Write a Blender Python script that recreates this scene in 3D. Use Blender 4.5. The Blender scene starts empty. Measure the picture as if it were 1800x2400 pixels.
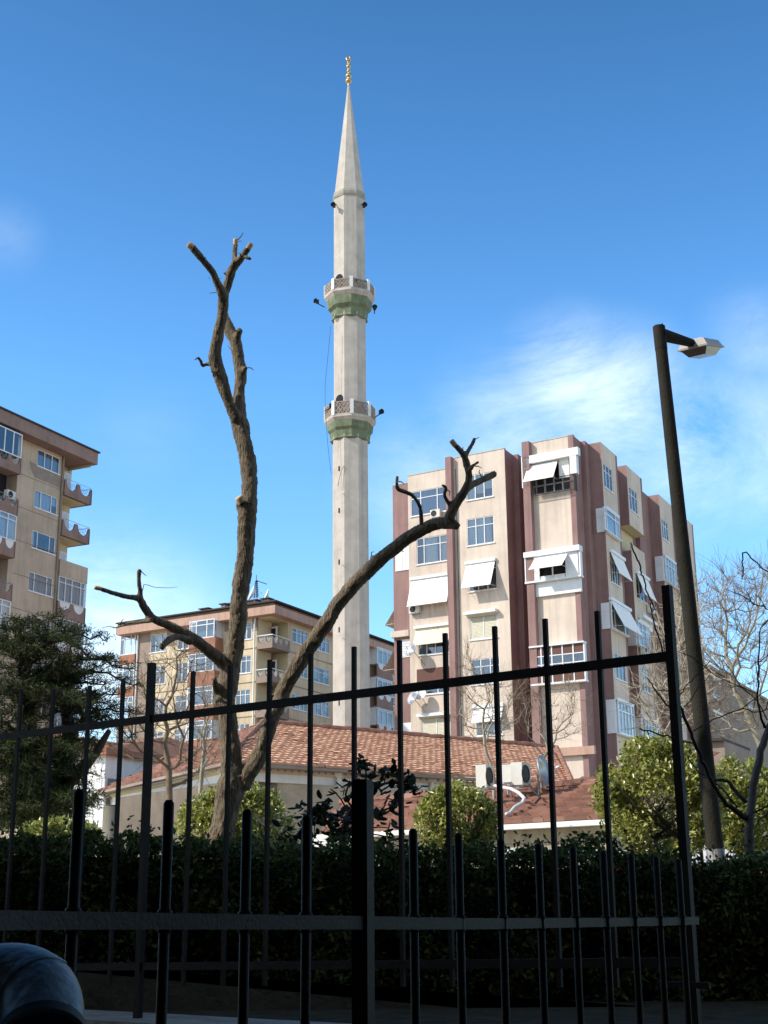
import bpy, math, random
import numpy as np
from mathutils import Vector, Matrix, noise
C = bpy.context.scene.collection
R = math.radians
# ---------------------------------------------------------------- camera
CAM = Vector((0, 0, 1.6)); FPX = 3200.0; PITCH = R(16.2); ROLL = R(-0.45)
camd = bpy.data.cameras.new('camera'); cam = bpy.data.objects.new('camera', camd); C.objects.link(cam)
MC = Matrix.Rotation(math.pi/2 + PITCH, 3, 'X') @ Matrix.Rotation(ROLL, 3, 'Z')
cam.matrix_world = Matrix.Translation(CAM) @ MC.to_4x4()
camd.sensor_fit = 'VERTICAL'; camd.sensor_height = 36; camd.lens = FPX/2400*36
camd.clip_start = 0.05; camd.clip_end = 6000
bpy.context.scene.camera = cam
# ---------------------------------------------------------------- sun and sky
SUN = Vector((-.96, -.28, 0)).normalized(); SEL = R(38)
SV = Vector((SUN.x*math.cos(SEL), SUN.y*math.cos(SEL), math.sin(SEL)))
sd = bpy.data.lights.new('sun', 'SUN'); so = bpy.data.objects.new('sun', sd); C.objects.link(so)
sd.energy = 3.0; sd.angle = R(.5); sd.color = (1, .94, .84)
so.rotation_euler = SV.to_track_quat('Z', 'Y').to_euler(); so.location = (-40, 0, 60)
def ray(px, py):
    d = MC @ Vector(((px-900)/FPX, -(py-1200)/FPX, -1)); return d
W = bpy.data.worlds.new('World'); bpy.context.scene.world = W; W.use_nodes = True
wn = W.node_tree; wn.nodes.clear(); L = wn.links.new
def N(t, **k):
    n = wn.nodes.new(t)
    for a, b in k.items(): setattr(n, a, b)
    return n
sky = N('ShaderNodeTexSky', sky_type='NISHITA', sun_disc=False); sky.sun_elevation = SEL
sky.sun_rotation = math.atan2(SUN.x, SUN.y); sky.altitude = 0; sky.air_density = 1.0; sky.dust_density = .35; sky.ozone_density = 2.2
hs = N('ShaderNodeHueSaturation'); hs.inputs['Saturation'].default_value = 1.3; hs.inputs['Hue'].default_value = .5
L(sky.outputs[0], hs.inputs['Color'])
tc = N('ShaderNodeTexCoord')
nz = N('ShaderNodeTexNoise'); nz.inputs['Scale'].default_value = 5.5; nz.inputs['Detail'].default_value = 9; nz.inputs['Roughness'].default_value = .7; nz.inputs['Distortion'].default_value = .35
mp = N('ShaderNodeMapping'); mp.inputs['Rotation'].default_value = (0, R(-28), 0); mp.inputs['Scale'].default_value = (1.0, 1.0, 2.1)
L(tc.outputs['Generated'], mp.inputs[0]); L(mp.outputs[0], nz.inputs[0])
rmp = N('ShaderNodeMapRange'); rmp.inputs[1].default_value = .34; rmp.inputs[2].default_value = .66; L(nz.outputs[0], rmp.inputs[0])
total = None
for (px, py, rad, amt) in [(1330, 890, .07, .85), (1440, 960, .085, .9), (1600, 1050, .09, .65), (1220, 1010, .09, .5), (1790, 1050, .09, .45), (1790, 800, .06, .25), (20, 560, .035, .15), (340, 1010, .05, .10), (250, 1530, .12, .8), (1000, 1150, .08, .35)]:
    d = ray(px, py).normalized()
    dn = N('ShaderNodeVectorMath', operation='DISTANCE'); L(tc.outputs['Generated'], dn.inputs[0]); dn.inputs[1].default_value = d
    m = N('ShaderNodeMapRange', interpolation_type='SMOOTHSTEP'); m.inputs[1].default_value = rad; m.inputs[2].default_value = 0; m.inputs[3].default_value = 0; m.inputs[4].default_value = amt
    L(dn.outputs['Value'], m.inputs[0])
    if total is None: total = m.outputs[0]
    else:
        a = N('ShaderNodeMath', operation='MAXIMUM'); L(total, a.inputs[0]); L(m.outputs[0], a.inputs[1]); total = a.outputs[0]
sx_ = N('ShaderNodeSeparateXYZ'); L(tc.outputs['Generated'], sx_.inputs[0])      # unseen broken cloud added behind the viewer to whiten the fill light
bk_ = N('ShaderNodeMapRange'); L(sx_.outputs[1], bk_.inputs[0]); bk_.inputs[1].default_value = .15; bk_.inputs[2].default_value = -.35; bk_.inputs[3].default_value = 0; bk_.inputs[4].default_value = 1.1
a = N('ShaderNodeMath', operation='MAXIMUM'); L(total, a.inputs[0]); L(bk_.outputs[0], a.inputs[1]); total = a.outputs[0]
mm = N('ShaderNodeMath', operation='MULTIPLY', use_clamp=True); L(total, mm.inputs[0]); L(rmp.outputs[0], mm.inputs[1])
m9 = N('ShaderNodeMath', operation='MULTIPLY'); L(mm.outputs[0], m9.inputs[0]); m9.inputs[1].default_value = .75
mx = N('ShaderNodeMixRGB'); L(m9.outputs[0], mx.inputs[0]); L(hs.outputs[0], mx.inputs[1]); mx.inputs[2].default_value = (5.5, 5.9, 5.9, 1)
bg = N('ShaderNodeBackground'); bg.inputs[1].default_value = .15
zr0 = N('ShaderNodeMapRange'); L(sx_.outputs[2], zr0.inputs[0]); zr0.inputs[1].default_value = .36; zr0.inputs[2].default_value = .66; zr0.inputs[3].default_value = 1.17; zr0.inputs[4].default_value = .70
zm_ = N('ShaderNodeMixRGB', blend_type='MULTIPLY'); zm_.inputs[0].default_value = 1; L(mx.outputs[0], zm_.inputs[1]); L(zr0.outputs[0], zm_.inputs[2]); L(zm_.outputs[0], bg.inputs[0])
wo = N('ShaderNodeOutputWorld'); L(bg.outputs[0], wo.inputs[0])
vs = bpy.context.scene.view_settings; vs.view_transform = 'Standard'; vs.look = 'None'; vs.gamma = 1; vs.exposure = 0.72
try: bpy.context.scene.cycles.max_bounces = 6; bpy.context.scene.cycles.transparent_max_bounces = 12
except Exception: pass
# ---------------------------------------------------------------- pixel helpers: Z(name, x, y) = photo pixel of a zoomed crop
ZM = dict(A=(0,0,.92167), z1=(0,900,3.687), z2=(200,1300,2.37), z3=(900,1000,3.318), z4=(900,1380,3.318), z5=(1350,1000,3.687), z6=(1350,1400,3.16),
 b1=(0,1900,1.843), b2=(900,1900,1.843), m1=(720,400,3.16), m2=(700,100,4.81), t1=(400,540,3.16), r1=(600,1640,2.765), l1=(0,1450,3.318),
 n1=(440,1150,5.53), n2=(440,1550,4.424), n3=(640,1020,3.016), n4=(1500,740,6.914), n5=(1100,1700,4.1475), n6=(1500,1250,4.424), n7=(0,2150,5.53), n8=(0,1750,5.53),
 p1=(600,1450,4.608), p2=(600,1750,3.687), p3=(220,1420,5.53), p4=(0,940,6.38), p5=(0,1200,6.38), p6=(1200,1000,6.636), p7=(1400,1250,7.375), s=(0,0,1))
def Z(k, x, y):
    a, b, s = ZM[k]; return (a + x/s, b + y/s)
def atY(p, Y):
    d = ray(*p); return CAM + d*(Y/d.y)
def atZ(p, z):
    d = ray(*p); return CAM + d*((z-CAM.z)/d.z)
def depth(v): return -(MC.transposed() @ (v-CAM)).z
def m_per_px(v): return depth(v)/FPX
def az(deg): return Vector((math.sin(R(deg)), math.cos(R(deg))))
# ---------------------------------------------------------------- materials
def mat(name, col, rough=.8, var=.0, scale=3.0, bump=0, bscale=40, metal=0, var2=None, stretch=None, spec=None, streak=0):
    m = bpy.data.materials.new(name); m.use_nodes = True; nt = m.node_tree; b = nt.nodes['Principled BSDF']
    b.inputs['Base Color'].default_value = (*col, 1); b.inputs['Roughness'].default_value = rough; b.inputs['Metallic'].default_value = metal
    if spec is None and not metal: spec = .22
    if spec is not None: b.inputs['Specular IOR Level'].default_value = spec
    tc = nt.nodes.new('ShaderNodeTexCoord'); src = tc.outputs['Object']
    if stretch:
        mp = nt.nodes.new('ShaderNodeMapping'); mp.inputs['Scale'].default_value = stretch; nt.links.new(src, mp.inputs[0]); src = mp.outputs[0]
    last = None
    if var:
        n = nt.nodes.new('ShaderNodeTexNoise'); n.inputs['Scale'].default_value = scale; n.inputs['Detail'].default_value = 8; n.inputs['Roughness'].default_value = .65
        nt.links.new(src, n.inputs[0])
        r = nt.nodes.new('ShaderNodeMapRange'); r.inputs[1].default_value = .3; r.inputs[2].default_value = .7; nt.links.new(n.outputs[0], r.inputs[0])
        x = nt.nodes.new('ShaderNodeMixRGB'); nt.links.new(r.outputs[0], x.inputs[0])
        c2 = var2 if var2 else tuple(c*(1-var) for c in col)
        x.inputs[1].default_value = (*c2, 1); x.inputs[2].default_value = (*[min(1, c*(1+(0 if var2 else var*.5))) for c in col], 1)
        last = x.outputs[0]
        if streak:
            mp2 = nt.nodes.new('ShaderNodeMapping'); mp2.inputs['Scale'].default_value = (2.2, 2.2, .12); nt.links.new(tc.outputs['Object'], mp2.inputs[0])
            n2 = nt.nodes.new('ShaderNodeTexNoise'); n2.inputs['Scale'].default_value = 1.6; n2.inputs['Detail'].default_value = 6; nt.links.new(mp2.outputs[0], n2.inputs[0])
            r2 = nt.nodes.new('ShaderNodeMapRange'); r2.inputs[1].default_value = .45; r2.inputs[2].default_value = .8; r2.inputs[3].default_value = 1; r2.inputs[4].default_value = 1-streak; nt.links.new(n2.outputs[0], r2.inputs[0])
            x2 = nt.nodes.new('ShaderNodeMixRGB'); x2.blend_type = 'MULTIPLY'; x2.inputs[0].default_value = 1; nt.links.new(last, x2.inputs[1]); nt.links.new(r2.outputs[0], x2.inputs[2]); last = x2.outputs[0]
        nt.links.new(last, b.inputs['Base Color'])
    if bump:
        n = nt.nodes.new('ShaderNodeTexNoise'); n.inputs['Scale'].default_value = bscale; n.inputs['Detail'].default_value = 5; nt.links.new(src, n.inputs[0])
        bp = nt.nodes.new('ShaderNodeBump'); bp.inputs['Strength'].default_value = bump; bp.inputs['Distance'].default_value = .03; nt.links.new(n.outputs[0], bp.inputs['Height']); nt.links.new(bp.outputs[0], b.inputs['Normal'])
    return m
def leafmat(name, c0, c1, c2, rough=.45, trans=.25, spec=.5):
    m = bpy.data.materials.new(name); m.use_nodes = True; nt = m.node_tree; b = nt.nodes['Principled BSDF']; b.inputs['Roughness'].default_value = rough
    b.inputs['Specular IOR Level'].default_value = spec
    g = nt.nodes.new('ShaderNodeNewGeometry'); r = nt.nodes.new('ShaderNodeValToRGB'); e = r.color_ramp.elements
    e[0].color = (*c0, 1); e[1].color = (*c2, 1); k = e.new(.55); k.color = (*c1, 1)
    nt.links.new(g.outputs['Random Per Island'], r.inputs[0]); nt.links.new(r.outputs[0], b.inputs['Base Color'])
    t = nt.nodes.new('ShaderNodeBsdfTranslucent'); nt.links.new(r.outputs[0], t.inputs[0]); mx = nt.nodes.new('ShaderNodeMixShader'); mx.inputs[0].default_value = trans
    nt.links.new(b.outputs[0], mx.inputs[1]); nt.links.new(t.outputs[0], mx.inputs[2]); nt.links.new(mx.outputs[0], nt.nodes['Material Output'].inputs[0])
    return m
def glassmat(name, fmin=.3, tint=(.8,.86,.9)):
    m = bpy.data.materials.new(name); m.use_nodes = True; nt = m.node_tree; nt.nodes.clear()
    t = nt.nodes.new('ShaderNodeBsdfTransparent'); t.inputs[0].default_value = (*tint, 1); g = nt.nodes.new('ShaderNodeBsdfGlossy'); g.inputs[1].default_value = .04; g.inputs[0].default_value = (.9,.93,.97,1)
    lw = nt.nodes.new('ShaderNodeFresnel'); lw.inputs[0].default_value = 1.5; a = nt.nodes.new('ShaderNodeMath'); a.operation = 'MAXIMUM'; a.inputs[1].default_value = fmin; nt.links.new(lw.outputs[0], a.inputs[0])
    x = nt.nodes.new('ShaderNodeMixShader'); nt.links.new(a.outputs[0], x.inputs[0]); nt.links.new(t.outputs[0], x.inputs[1]); nt.links.new(g.outputs[0], x.inputs[2])
    o = nt.nodes.new('ShaderNodeOutputMaterial'); nt.links.new(x.outputs[0], o.inputs[0]); return m
M = dict(
 cream=mat('cream_render', (.66,.55,.455), .9, .2, .35, .2, 25, streak=.2), rose=mat('rose_render', (.30,.185,.17), .9, .2, .6, .2, 25, streak=.25),
 tan=mat('tan_render', (.53,.41,.31), .9, .22, .5, .2, 20, streak=.2), brown=mat('brown_render', (.29,.195,.165), .9, .2, .8, .2, 20, streak=.2),
 ochre=mat('ochre_render', (.62,.51,.35), .9, .2, .45, .2, 20, streak=.3), stain=mat('stained_render', (.30,.235,.19), .9, .25, 1.2, .2, 20),
 fascia=mat('fascia_render', (.48,.31,.24), .9, .15, .6, .1, 20, streak=.25), roofdark=mat('roof_edge', (.06,.05,.05), .8, .2, 1),
 redbrown=mat('red_brown_render', (.34,.165,.11), .9, .2, .7, streak=.2), yellow=mat('pale_yellow_render', (.62,.53,.34), .9, .1, .7),
 white=mat('white_pvc', (.74,.75,.76), .35, .08, 1.5), whitewall=mat('white_paint', (.78,.77,.74), .8, .12, .8, streak=.1), awn=mat('white_canvas', (.86,.85,.82), .75, .06, 2), awny=mat('cream_canvas', (.78,.70,.53), .75, .08, 2),
 shut=mat('cream_shutter', (.60,.55,.42), .5, .08, 3), dark=mat('dark_room', (.025,.025,.03), .9), curtainw=mat('ivory_curtain', (.70,.66,.58), .9, .15, 5, stretch=(1,1,.1)), curtaing=mat('grey_curtain', (.33,.36,.40), .9, .2, 5, stretch=(1,1,.1)), curtain=mat('curtain_fabric', (.62,.66,.70), .9, .18, 5, stretch=(1,1,.1)),
 glass=glassmat('window_glass', .13, (.72,.80,.85)), brownpanel=mat('brown_panel', (.13,.06,.045), .5, .2, 1), metal=mat('grey_metal', (.38,.38,.39), .4, .2, 4, metal=.6), black=mat('black_metal', (.02,.02,.022), .5),
 fence=mat('brown_paint_iron', (.024,.014,.008), .6, .5, 30, .12, 120, var2=(.011,.0065,.004), spec=.12), bal=mat('stained_balustrade', (.33,.27,.23), .9, .3, 4), conc=mat('shaft_concrete', (.51,.455,.395), .9, .2, 1.2, .3, 12, streak=.25),
 green=mat('green_paint', (.19,.225,.14), .8, .4, 2.2, streak=.35), greenrim=mat('mossy_rim', (.36,.33,.27), .9, .3, 3), gold=mat('gilded_metal', (.58,.38,.15), .4, metal=.9),
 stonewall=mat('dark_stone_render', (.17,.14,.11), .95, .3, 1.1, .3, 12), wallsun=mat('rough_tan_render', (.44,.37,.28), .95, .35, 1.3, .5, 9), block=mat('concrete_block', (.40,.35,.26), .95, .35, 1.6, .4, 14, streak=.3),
 bark=mat('bark', (.31,.25,.175), .95, .5, 9, 1.0, 30, var2=(.10,.076,.05), stretch=(3,3,.55)), cut=mat('fresh_cut_wood', (.72,.50,.28), .8, .25, 20), barkpale=mat('pale_plane_bark', (.46,.41,.32), .9, .45, 2.2, var2=(.20,.17,.12)),
 twig=mat('twig_bark', (.20,.15,.105), .9, .3, 6), barkdark=mat('dark_bark', (.05,.042,.035), .9, .4, 8, .6, 30), barkgrey=mat('grey_smooth_bark', (.13,.12,.11), .85, .3, 7, .3, 30),
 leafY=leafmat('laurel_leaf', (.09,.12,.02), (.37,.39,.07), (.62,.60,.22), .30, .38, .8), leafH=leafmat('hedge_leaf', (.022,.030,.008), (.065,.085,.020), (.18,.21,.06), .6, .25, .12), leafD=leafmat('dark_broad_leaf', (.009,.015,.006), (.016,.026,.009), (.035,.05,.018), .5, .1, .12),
 needle=leafmat('cedar_needle', (.010,.018,.006), (.030,.050,.014), (.13,.15,.05), .7, .15, .1), dryleaf=leafmat('dry_leaf', (.07,.045,.02), (.14,.09,.045), (.20,.15,.08), .7, .3),
 polelamp=mat('weathered_concrete_pole', (.032,.029,.022), .9, .35, 3, .3, 40), polewhite=mat('whitewash', (.38,.38,.38), .85, .4, 8), soil=mat('dark_bed_soil', (.06,.05,.032), 1, .5, 6, .5, 20, spec=.05), ledge=mat('kerb_concrete', (.32,.27,.21), .9, .35, 5, .4, 30), basewall=mat('mossy_concrete', (.13,.12,.085), .95, .4, 3, .4, 20),
 lampbody=mat('lamp_housing', (.52,.49,.46), .5, .15, 4), lampglass=mat('lamp_diffuser', (.13,.085,.075), .2, .2, 8), zinc=mat('galvanised_steel', (.33,.28,.235), .42, .6, 26, .12, 60, metal=.1, spec=.35), zincdull=mat('rusty_zinc_lip', (.12,.11,.09), .8, .4, 12),
 tarp=mat('white_tarpaulin', (.66,.63,.60), .7, .12, .8), red=mat('red_fabric', (.36,.04,.04), .7, .25, 2), ground=mat('park_soil', (.46,.39,.28), .95, .3, .5), pave=mat('grey_paving', (.16,.16,.15), .9, .25, 1.0), acbody=mat('ac_housing', (.66,.64,.57), .5, .1, 3), asphalt=mat('asphalt', (.05,.05,.05), .9, .2, 2),
 shade_block=mat('grey_render', (.16,.15,.14), .9, .15, .5), cable=mat('cable_black', (.03,.03,.03), .6), ridge=mat('mortar_ridge', (.33,.17,.12), .9, .4, 3, .5, 20))
def tilemat(name, a, b, c):
    m = bpy.data.materials.new(name); m.use_nodes = True; nt = m.node_tree; p = nt.nodes['Principled BSDF']; p.inputs['Roughness'].default_value = .85
    g = nt.nodes.new('ShaderNodeNewGeometry'); r = nt.nodes.new('ShaderNodeValToRGB'); e = r.color_ramp.elements; e[0].color = (*a, 1); e[1].color = (*c, 1); k = e.new(.5); k.color = (*b, 1)
    n = nt.nodes.new('ShaderNodeTexNoise'); tc = nt.nodes.new('ShaderNodeTexCoord'); n.inputs['Scale'].default_value = .7; n.inputs['Detail'].default_value = 6; nt.links.new(tc.outputs['Object'], n.inputs[0])
    md = nt.nodes.new('ShaderNodeMath'); md.operation = 'MULTIPLY_ADD'; md.inputs[1].default_value = .55; nt.links.new(g.outputs['Random Per Island'], md.inputs[0])
    m2 = nt.nodes.new('ShaderNodeMath'); m2.operation = 'MULTIPLY_ADD'; m2.inputs[1].default_value = 1.4; m2.inputs[2].default_value = -.45; nt.links.new(n.outputs[0], m2.inputs[0]); nt.links.new(m2.outputs[0], md.inputs[2])
    nt.links.new(md.outputs[0], r.inputs[0]); nt.links.new(r.outputs[0], p.inputs['Base Color']); return m
M['tileO'] = tilemat('orange_clay_tile', (.52,.26,.16), (.64,.36,.23), (.74,.46,.31)); M['tileB'] = tilemat('weathered_clay_tile', (.13,.065,.045), (.26,.12,.08), (.36,.20,.14))
# ---------------------------------------------------------------- mesh builder
ORG = {}
class MB:
    def __init__(s): s.v = []; s.f = []; s.m = []
    def quad(s, a, b, c, d, mi=0):
        n = len(s.v); s.v += [tuple(a), tuple(b), tuple(c), tuple(d)]; s.f.append((n, n+1, n+2, n+3)); s.m.append(mi)
    def poly(s, pts, mi=0):
        n = len(s.v); s.v += [tuple(p) for p in pts]; s.f.append(tuple(range(n, n+len(pts)))); s.m.append(mi)
    def hexa(s, P, mi=0):   # 8 points: bottom 4 then top 4
        n = len(s.v); s.v += [tuple(p) for p in P]
        for f in ((3,2,1,0), (4,5,6,7), (0,1,5,4), (1,2,6,5), (2,3,7,6), (3,0,4,7)): s.f.append(tuple(n+i for i in f)); s.m.append(mi)
    def box(s, a, b, mi=0):
        x0, y0, z0 = a; x1, y1, z1 = b
        s.hexa([(x0,y0,z0),(x1,y0,z0),(x1,y1,z0),(x0,y1,z0),(x0,y0,z1),(x1,y0,z1),(x1,y1,z1),(x0,y1,z1)], mi)
    def obox(s, c, ux, uy, uz, hx, hy, hz, mi=0):
        c = Vector(c); P = []
        for k in (-1, 1):
            for i, j in ((-1,-1),(1,-1),(1,1),(-1,1)): P.append(c + ux*hx*i + uy*hy*j + uz*hz*k)
        s.hexa(P, mi)
    def prism(s, pts, z0, z1, mi=0, cap=True):
        n = len(s.v); k = len(pts); s.v += [(p[0], p[1], z0) for p in pts] + [(p[0], p[1], z1) for p in pts]
        for i in range(k): s.f.append((n+i, n+(i+1) % k, n+k+(i+1) % k, n+k+i)); s.m.append(mi)
        if cap: s.f.append(tuple(n+k+i for i in range(k))); s.m.append(mi); s.f.append(tuple(n+i for i in reversed(range(k)))); s.m.append(mi)
    def tube(s, pts, rad, sides=8, mi=0, cap=True, sq=False, rot0=0):
        pts = [Vector(p) for p in pts]; n0 = len(s.v); up = Vector((0,0,1)); prev = None
        if not hasattr(rad, '__len__'): rad = [rad]*len(pts)
        for i, p in enumerate(pts):
            t = (pts[min(i+1, len(pts)-1)] - pts[max(i-1, 0)]).normalized()
            if prev is None:
                a = t.cross(Vector((0,1,0)) if abs(t.y) < .9 else Vector((1,0,0))).normalized()
            else:
                a = (prev - t*prev.dot(t)).normalized()
            prev = a; b = t.cross(a)
            for k in range(sides):
                an = 2*math.pi*k/sides + rot0; s.v.append(tuple(p + (a*math.cos(an) + b*math.sin(an))*rad[i]))
        for i in range(len(pts)-1):
            for k in range(sides):
                k2 = (k+1) % sides; s.f.append((n0+i*sides+k, n0+i*sides+k2, n0+(i+1)*sides+k2, n0+(i+1)*sides+k)); s.m.append(mi)
        if cap:
            s.f.append(tuple(n0+k for k in reversed(range(sides)))); s.m.append(mi)
            e = n0+(len(pts)-1)*sides; s.f.append(tuple(e+k for k in range(sides))); s.m.append(mi)
    def lathe(s, c, prof, sides=16, mi=0, rot=0, u=Vector((1,0,0)), v=Vector((0,1,0)), w=Vector((0,0,1))):
        n0 = len(s.v); c = Vector(c)
        for r, h in prof:
            for k in range(sides):
                a = 2*math.pi*k/sides+rot; s.v.append(tuple(c + u*math.cos(a)*r + v*math.sin(a)*r + w*h))
        for i in range(len(prof)-1):
            for k in range(sides):
                k2 = (k+1) % sides; s.f.append((n0+i*sides+k, n0+i*sides+k2, n0+(i+1)*sides+k2, n0+(i+1)*sides+k)); s.m.append(mi if not hasattr(mi, '__len__') else mi[i])
    def build(s, name, mats, parent=None, smooth=False, org=None):
        if not isinstance(mats, (list, tuple)): mats = [mats]
        o0 = Vector(ORG[parent.name]) if parent is not None else (Vector(org) if org is not None else Vector((0,0,0)))
        me = bpy.data.meshes.new(name); arr = np.array(s.v, dtype=np.float64).reshape(-1, 3) - np.array(o0); me.from_pydata(arr.tolist(), [], s.f)
        for m in mats: me.materials.append(M[m] if isinstance(m, str) else m)
        if len(mats) > 1: me.polygons.foreach_set('material_index', s.m)
        if smooth: me.polygons.foreach_set('use_smooth', [True]*len(me.polygons))
        me.update(); o = bpy.data.objects.new(name, me); C.objects.link(o)
        if parent is not None: o.parent = parent
        else: o.location = o0
        ORG[o.name] = o0; return o
def thing(name, label, cat, loc, group=None):
    o = bpy.data.objects.new(name, None); C.objects.link(o); o.location = loc; o.empty_display_size = .2; ORG[o.name] = Vector(loc); return tag(o, label, cat, group)
def tag(o, label=None, cat=None, group=None, kind=None):
    if label: o['label'] = label
    if cat: o['category'] = cat
    if group: o['group'] = group
    if kind: o['kind'] = kind
    return o
# ---------------------------------------------------------------- facades
class Fac:
    def __init__(s, p0, u): s.p = Vector(p0[:2]); s.u = Vector(u[:2]).normalized(); s.n = Vector((s.u.y, -s.u.x)); s.holes = []; s.rnd = random.Random(int(abs(p0[0]*91+p0[1]*57)))
    def sz(s, p, out=0):
        d = ray(*p); o = s.p + s.n*out - Vector((CAM.x, CAM.y)); t = o.dot(s.n)/Vector((d.x, d.y)).dot(s.n); q = Vector((d.x, d.y))*t
        return ((q-o).dot(s.u), CAM.z + d.z*t)
    def P(s, a, z, o=0): q = s.p + s.u*a + s.n*o; return Vector((q.x, q.y, z))
    def box(s, mb, s0, s1, z0, z1, o0, o1, mi=0):
        mb.hexa([s.P(s0,z0,o0), s.P(s1,z0,o0), s.P(s1,z0,o1), s.P(s0,z0,o1), s.P(s0,z1,o0), s.P(s1,z1,o0), s.P(s1,z1,o1), s.P(s0,z1,o1)], mi)
    def wall(s, mb, s0, s1, z0, z1, mi=0, dark=None, dep=.13, o=0):
        H = [h for h in s.holes if h[1] > s0 and h[0] < s1 and h[3] > z0 and h[2] < z1]
        S = sorted({s0, s1, *[min(max(h[0], s0), s1) for h in H], *[min(max(h[1], s0), s1) for h in H]}); ZZ = sorted({z0, z1, *[min(max(h[2], z0), z1) for h in H], *[min(max(h[3], z0), z1) for h in H]})
        for i in range(len(S)-1):
            for j in range(len(ZZ)-1):
                cs = (S[i]+S[i+1])/2; cz = (ZZ[j]+ZZ[j+1])/2
                if any(h[0] < cs < h[1] and h[2] < cz < h[3] for h in H): continue
                mb.quad(s.P(S[i],ZZ[j],o), s.P(S[i+1],ZZ[j],o), s.P(S[i+1],ZZ[j+1],o), s.P(S[i],ZZ[j+1],o), mi)
        for (a, b, c, d) in H:
            a = max(a, s0); b = min(b, s1); c = max(c, z0); d = min(d, z1)
            for (o0, o1, k) in ((o, o-dep, mi), (o-dep, o-.9, dark if dark is not None else mi)):
                mb.quad(s.P(a,c,o0), s.P(b,c,o0), s.P(b,c,o1), s.P(a,c,o1), k); mb.quad(s.P(a,d,o0), s.P(a,d,o1), s.P(b,d,o1), s.P(b,d,o0), k)
                mb.quad(s.P(a,c,o0), s.P(a,c,o1), s.P(a,d,o1), s.P(a,d,o0), k); mb.quad(s.P(b,c,o0), s.P(b,d,o0), s.P(b,d,o1), s.P(b,c,o1), k)
            k = dark if dark is not None else mi
            mb.quad(s.P(a,c,o-.9), s.P(b,c,o-.9), s.P(b,d,o-.9), s.P(a,d,o-.9), k)
def rect(F, k, x0, y0, x1, y1, out=0):
    a, d = F.sz(Z(k, x0, y0), out); b, c = F.sz(Z(k, x1, y1), out); return min(a, b), max(a, b), min(c, d), max(c, d)
def window(F, B, r, cols=3, transom=.3, sill=True, cur=.75, fw=.055, o=0, hole=True, fm='white', shutter=False, split=None, label=None, open_col=None):
    a, b, c, d = r; o1 = o-.03; o0 = o-.10
    if hole: F.holes.append((a, b, c, d))
    mb = MB(); bx = lambda s0, s1, z0, z1, q0=o0, q1=o1: F.box(mb, s0, s1, z0, z1, q0, q1)
    bx(a, b, c, c+fw); bx(a, b, d-fw, d); bx(a, a+fw, c+fw, d-fw); bx(b-fw, b, c+fw, d-fw)
    sp = split if split else [i/cols for i in range(1, cols)]
    for t in sp: x = a+(b-a)*t; bx(x-fw*.55, x+fw*.55, c+fw, d-fw, o0+.004, o1-.002)
    if transom:
        zt = d-(d-c)*transom; bx(a+fw, b-fw, zt-fw*.45, zt+fw*.45, o0+.008, o1-.006)
    if sill: F.box(mb, a-.06, b+.06, c-.07, c-.002, o-.02, o+.07)
    w = mb.build('window', fm, B)
    if label: w['label'] = label
    if shutter:
        m = MB(); z = c+fw; i = 0
        while z < d-fw-.02:
            m.quad(F.P(a+fw*.6,z,o0+.05), F.P(b-fw*.6,z,o0+.05), F.P(b-fw*.6,min(z+.085,d-fw),o0+.035), F.P(a+fw*.6,min(z+.085,d-fw),o0+.035)); z += .09
        m.build('shutter', 'shut', w); return w
    m = MB(); m.quad(F.P(a+fw*.5,c+fw*.5,o0+.03), F.P(b-fw*.5,c+fw*.5,o0+.03), F.P(b-fw*.5,d-fw*.5,o0+.03), F.P(a+fw*.5,d-fw*.5,o0+.03)); m.build('pane', 'glass', w)
    if cur > 0:
        m = MB(); rn = F.rnd; edges = [0]+sp+[1]
        for i in range(len(edges)-1):
            if open_col == i or rn.random() > cur: continue
            x0 = a+(b-a)*edges[i]; x1 = a+(b-a)*edges[i+1]
            if rn.random() < .3: x1 = x0+(x1-x0)*rn.uniform(.5, .9)
            n = max(6, int((x1-x0)/.035)); zt = d-.02; zb = c+(0 if rn.random() < .7 else (d-c)*rn.uniform(.1, .5)); ph = rn.uniform(0, 6)
            P = [(x0+(x1-x0)*j/n, o0-.06+.022*math.sin(ph+j*1.9)+.012*math.sin(j*.7+ph)) for j in range(n+1)]
            for j in range(n): m.quad(F.P(P[j][0], zb, P[j][1]), F.P(P[j+1][0], zb, P[j+1][1]), F.P(P[j+1][0], zt, P[j+1][1]), F.P(P[j][0], zt, P[j][1]))
        if m.v: m.build('curtain', rn.choice(('curtain','curtain','curtainw','curtaing')), w)
    return w
def awning(F, B, a, b, ztop, zbot, outm, o=0, mt='awn', boxh=.2, boxo=.22, arms=True, housing=True, segs=3):
    mb = MB()
    if housing: F.box(mb, a-.05, b+.05, ztop, ztop+boxh, o+.012, o+boxo)
    if arms:
        for s in (a+.05, b-.05): mb.tube([F.P(s, zbot+.05, o), F.P(s, zbot, o+outm)], .012, 5)
    w = mb.build('awning', 'white', B)
    m = MB(); n = 6*segs
    for i in range(n):
        x0 = a+(b-a)*i/n; x1 = a+(b-a)*(i+1)/n; g = .05 if (i % 6 == 0) else 0
        for j in range(3):
            t0 = j/3; t1 = (j+1)/3; sg = lambda t: -.05*math.sin(math.pi*t)
            f = lambda x, t: F.P(x, ztop+(zbot-ztop)*t+sg(t)*.6, o+.1+(outm-.1)*t)
            m.quad(f(x0+g*.3,t0), f(x1,t0), f(x1,t1), f(x0+g*.3,t1))
    F.box(m, a, b, zbot-.03, zbot+.02, o+outm-.02, o+outm+.015)
    m.build('canvas', mt, w); return w
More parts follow.
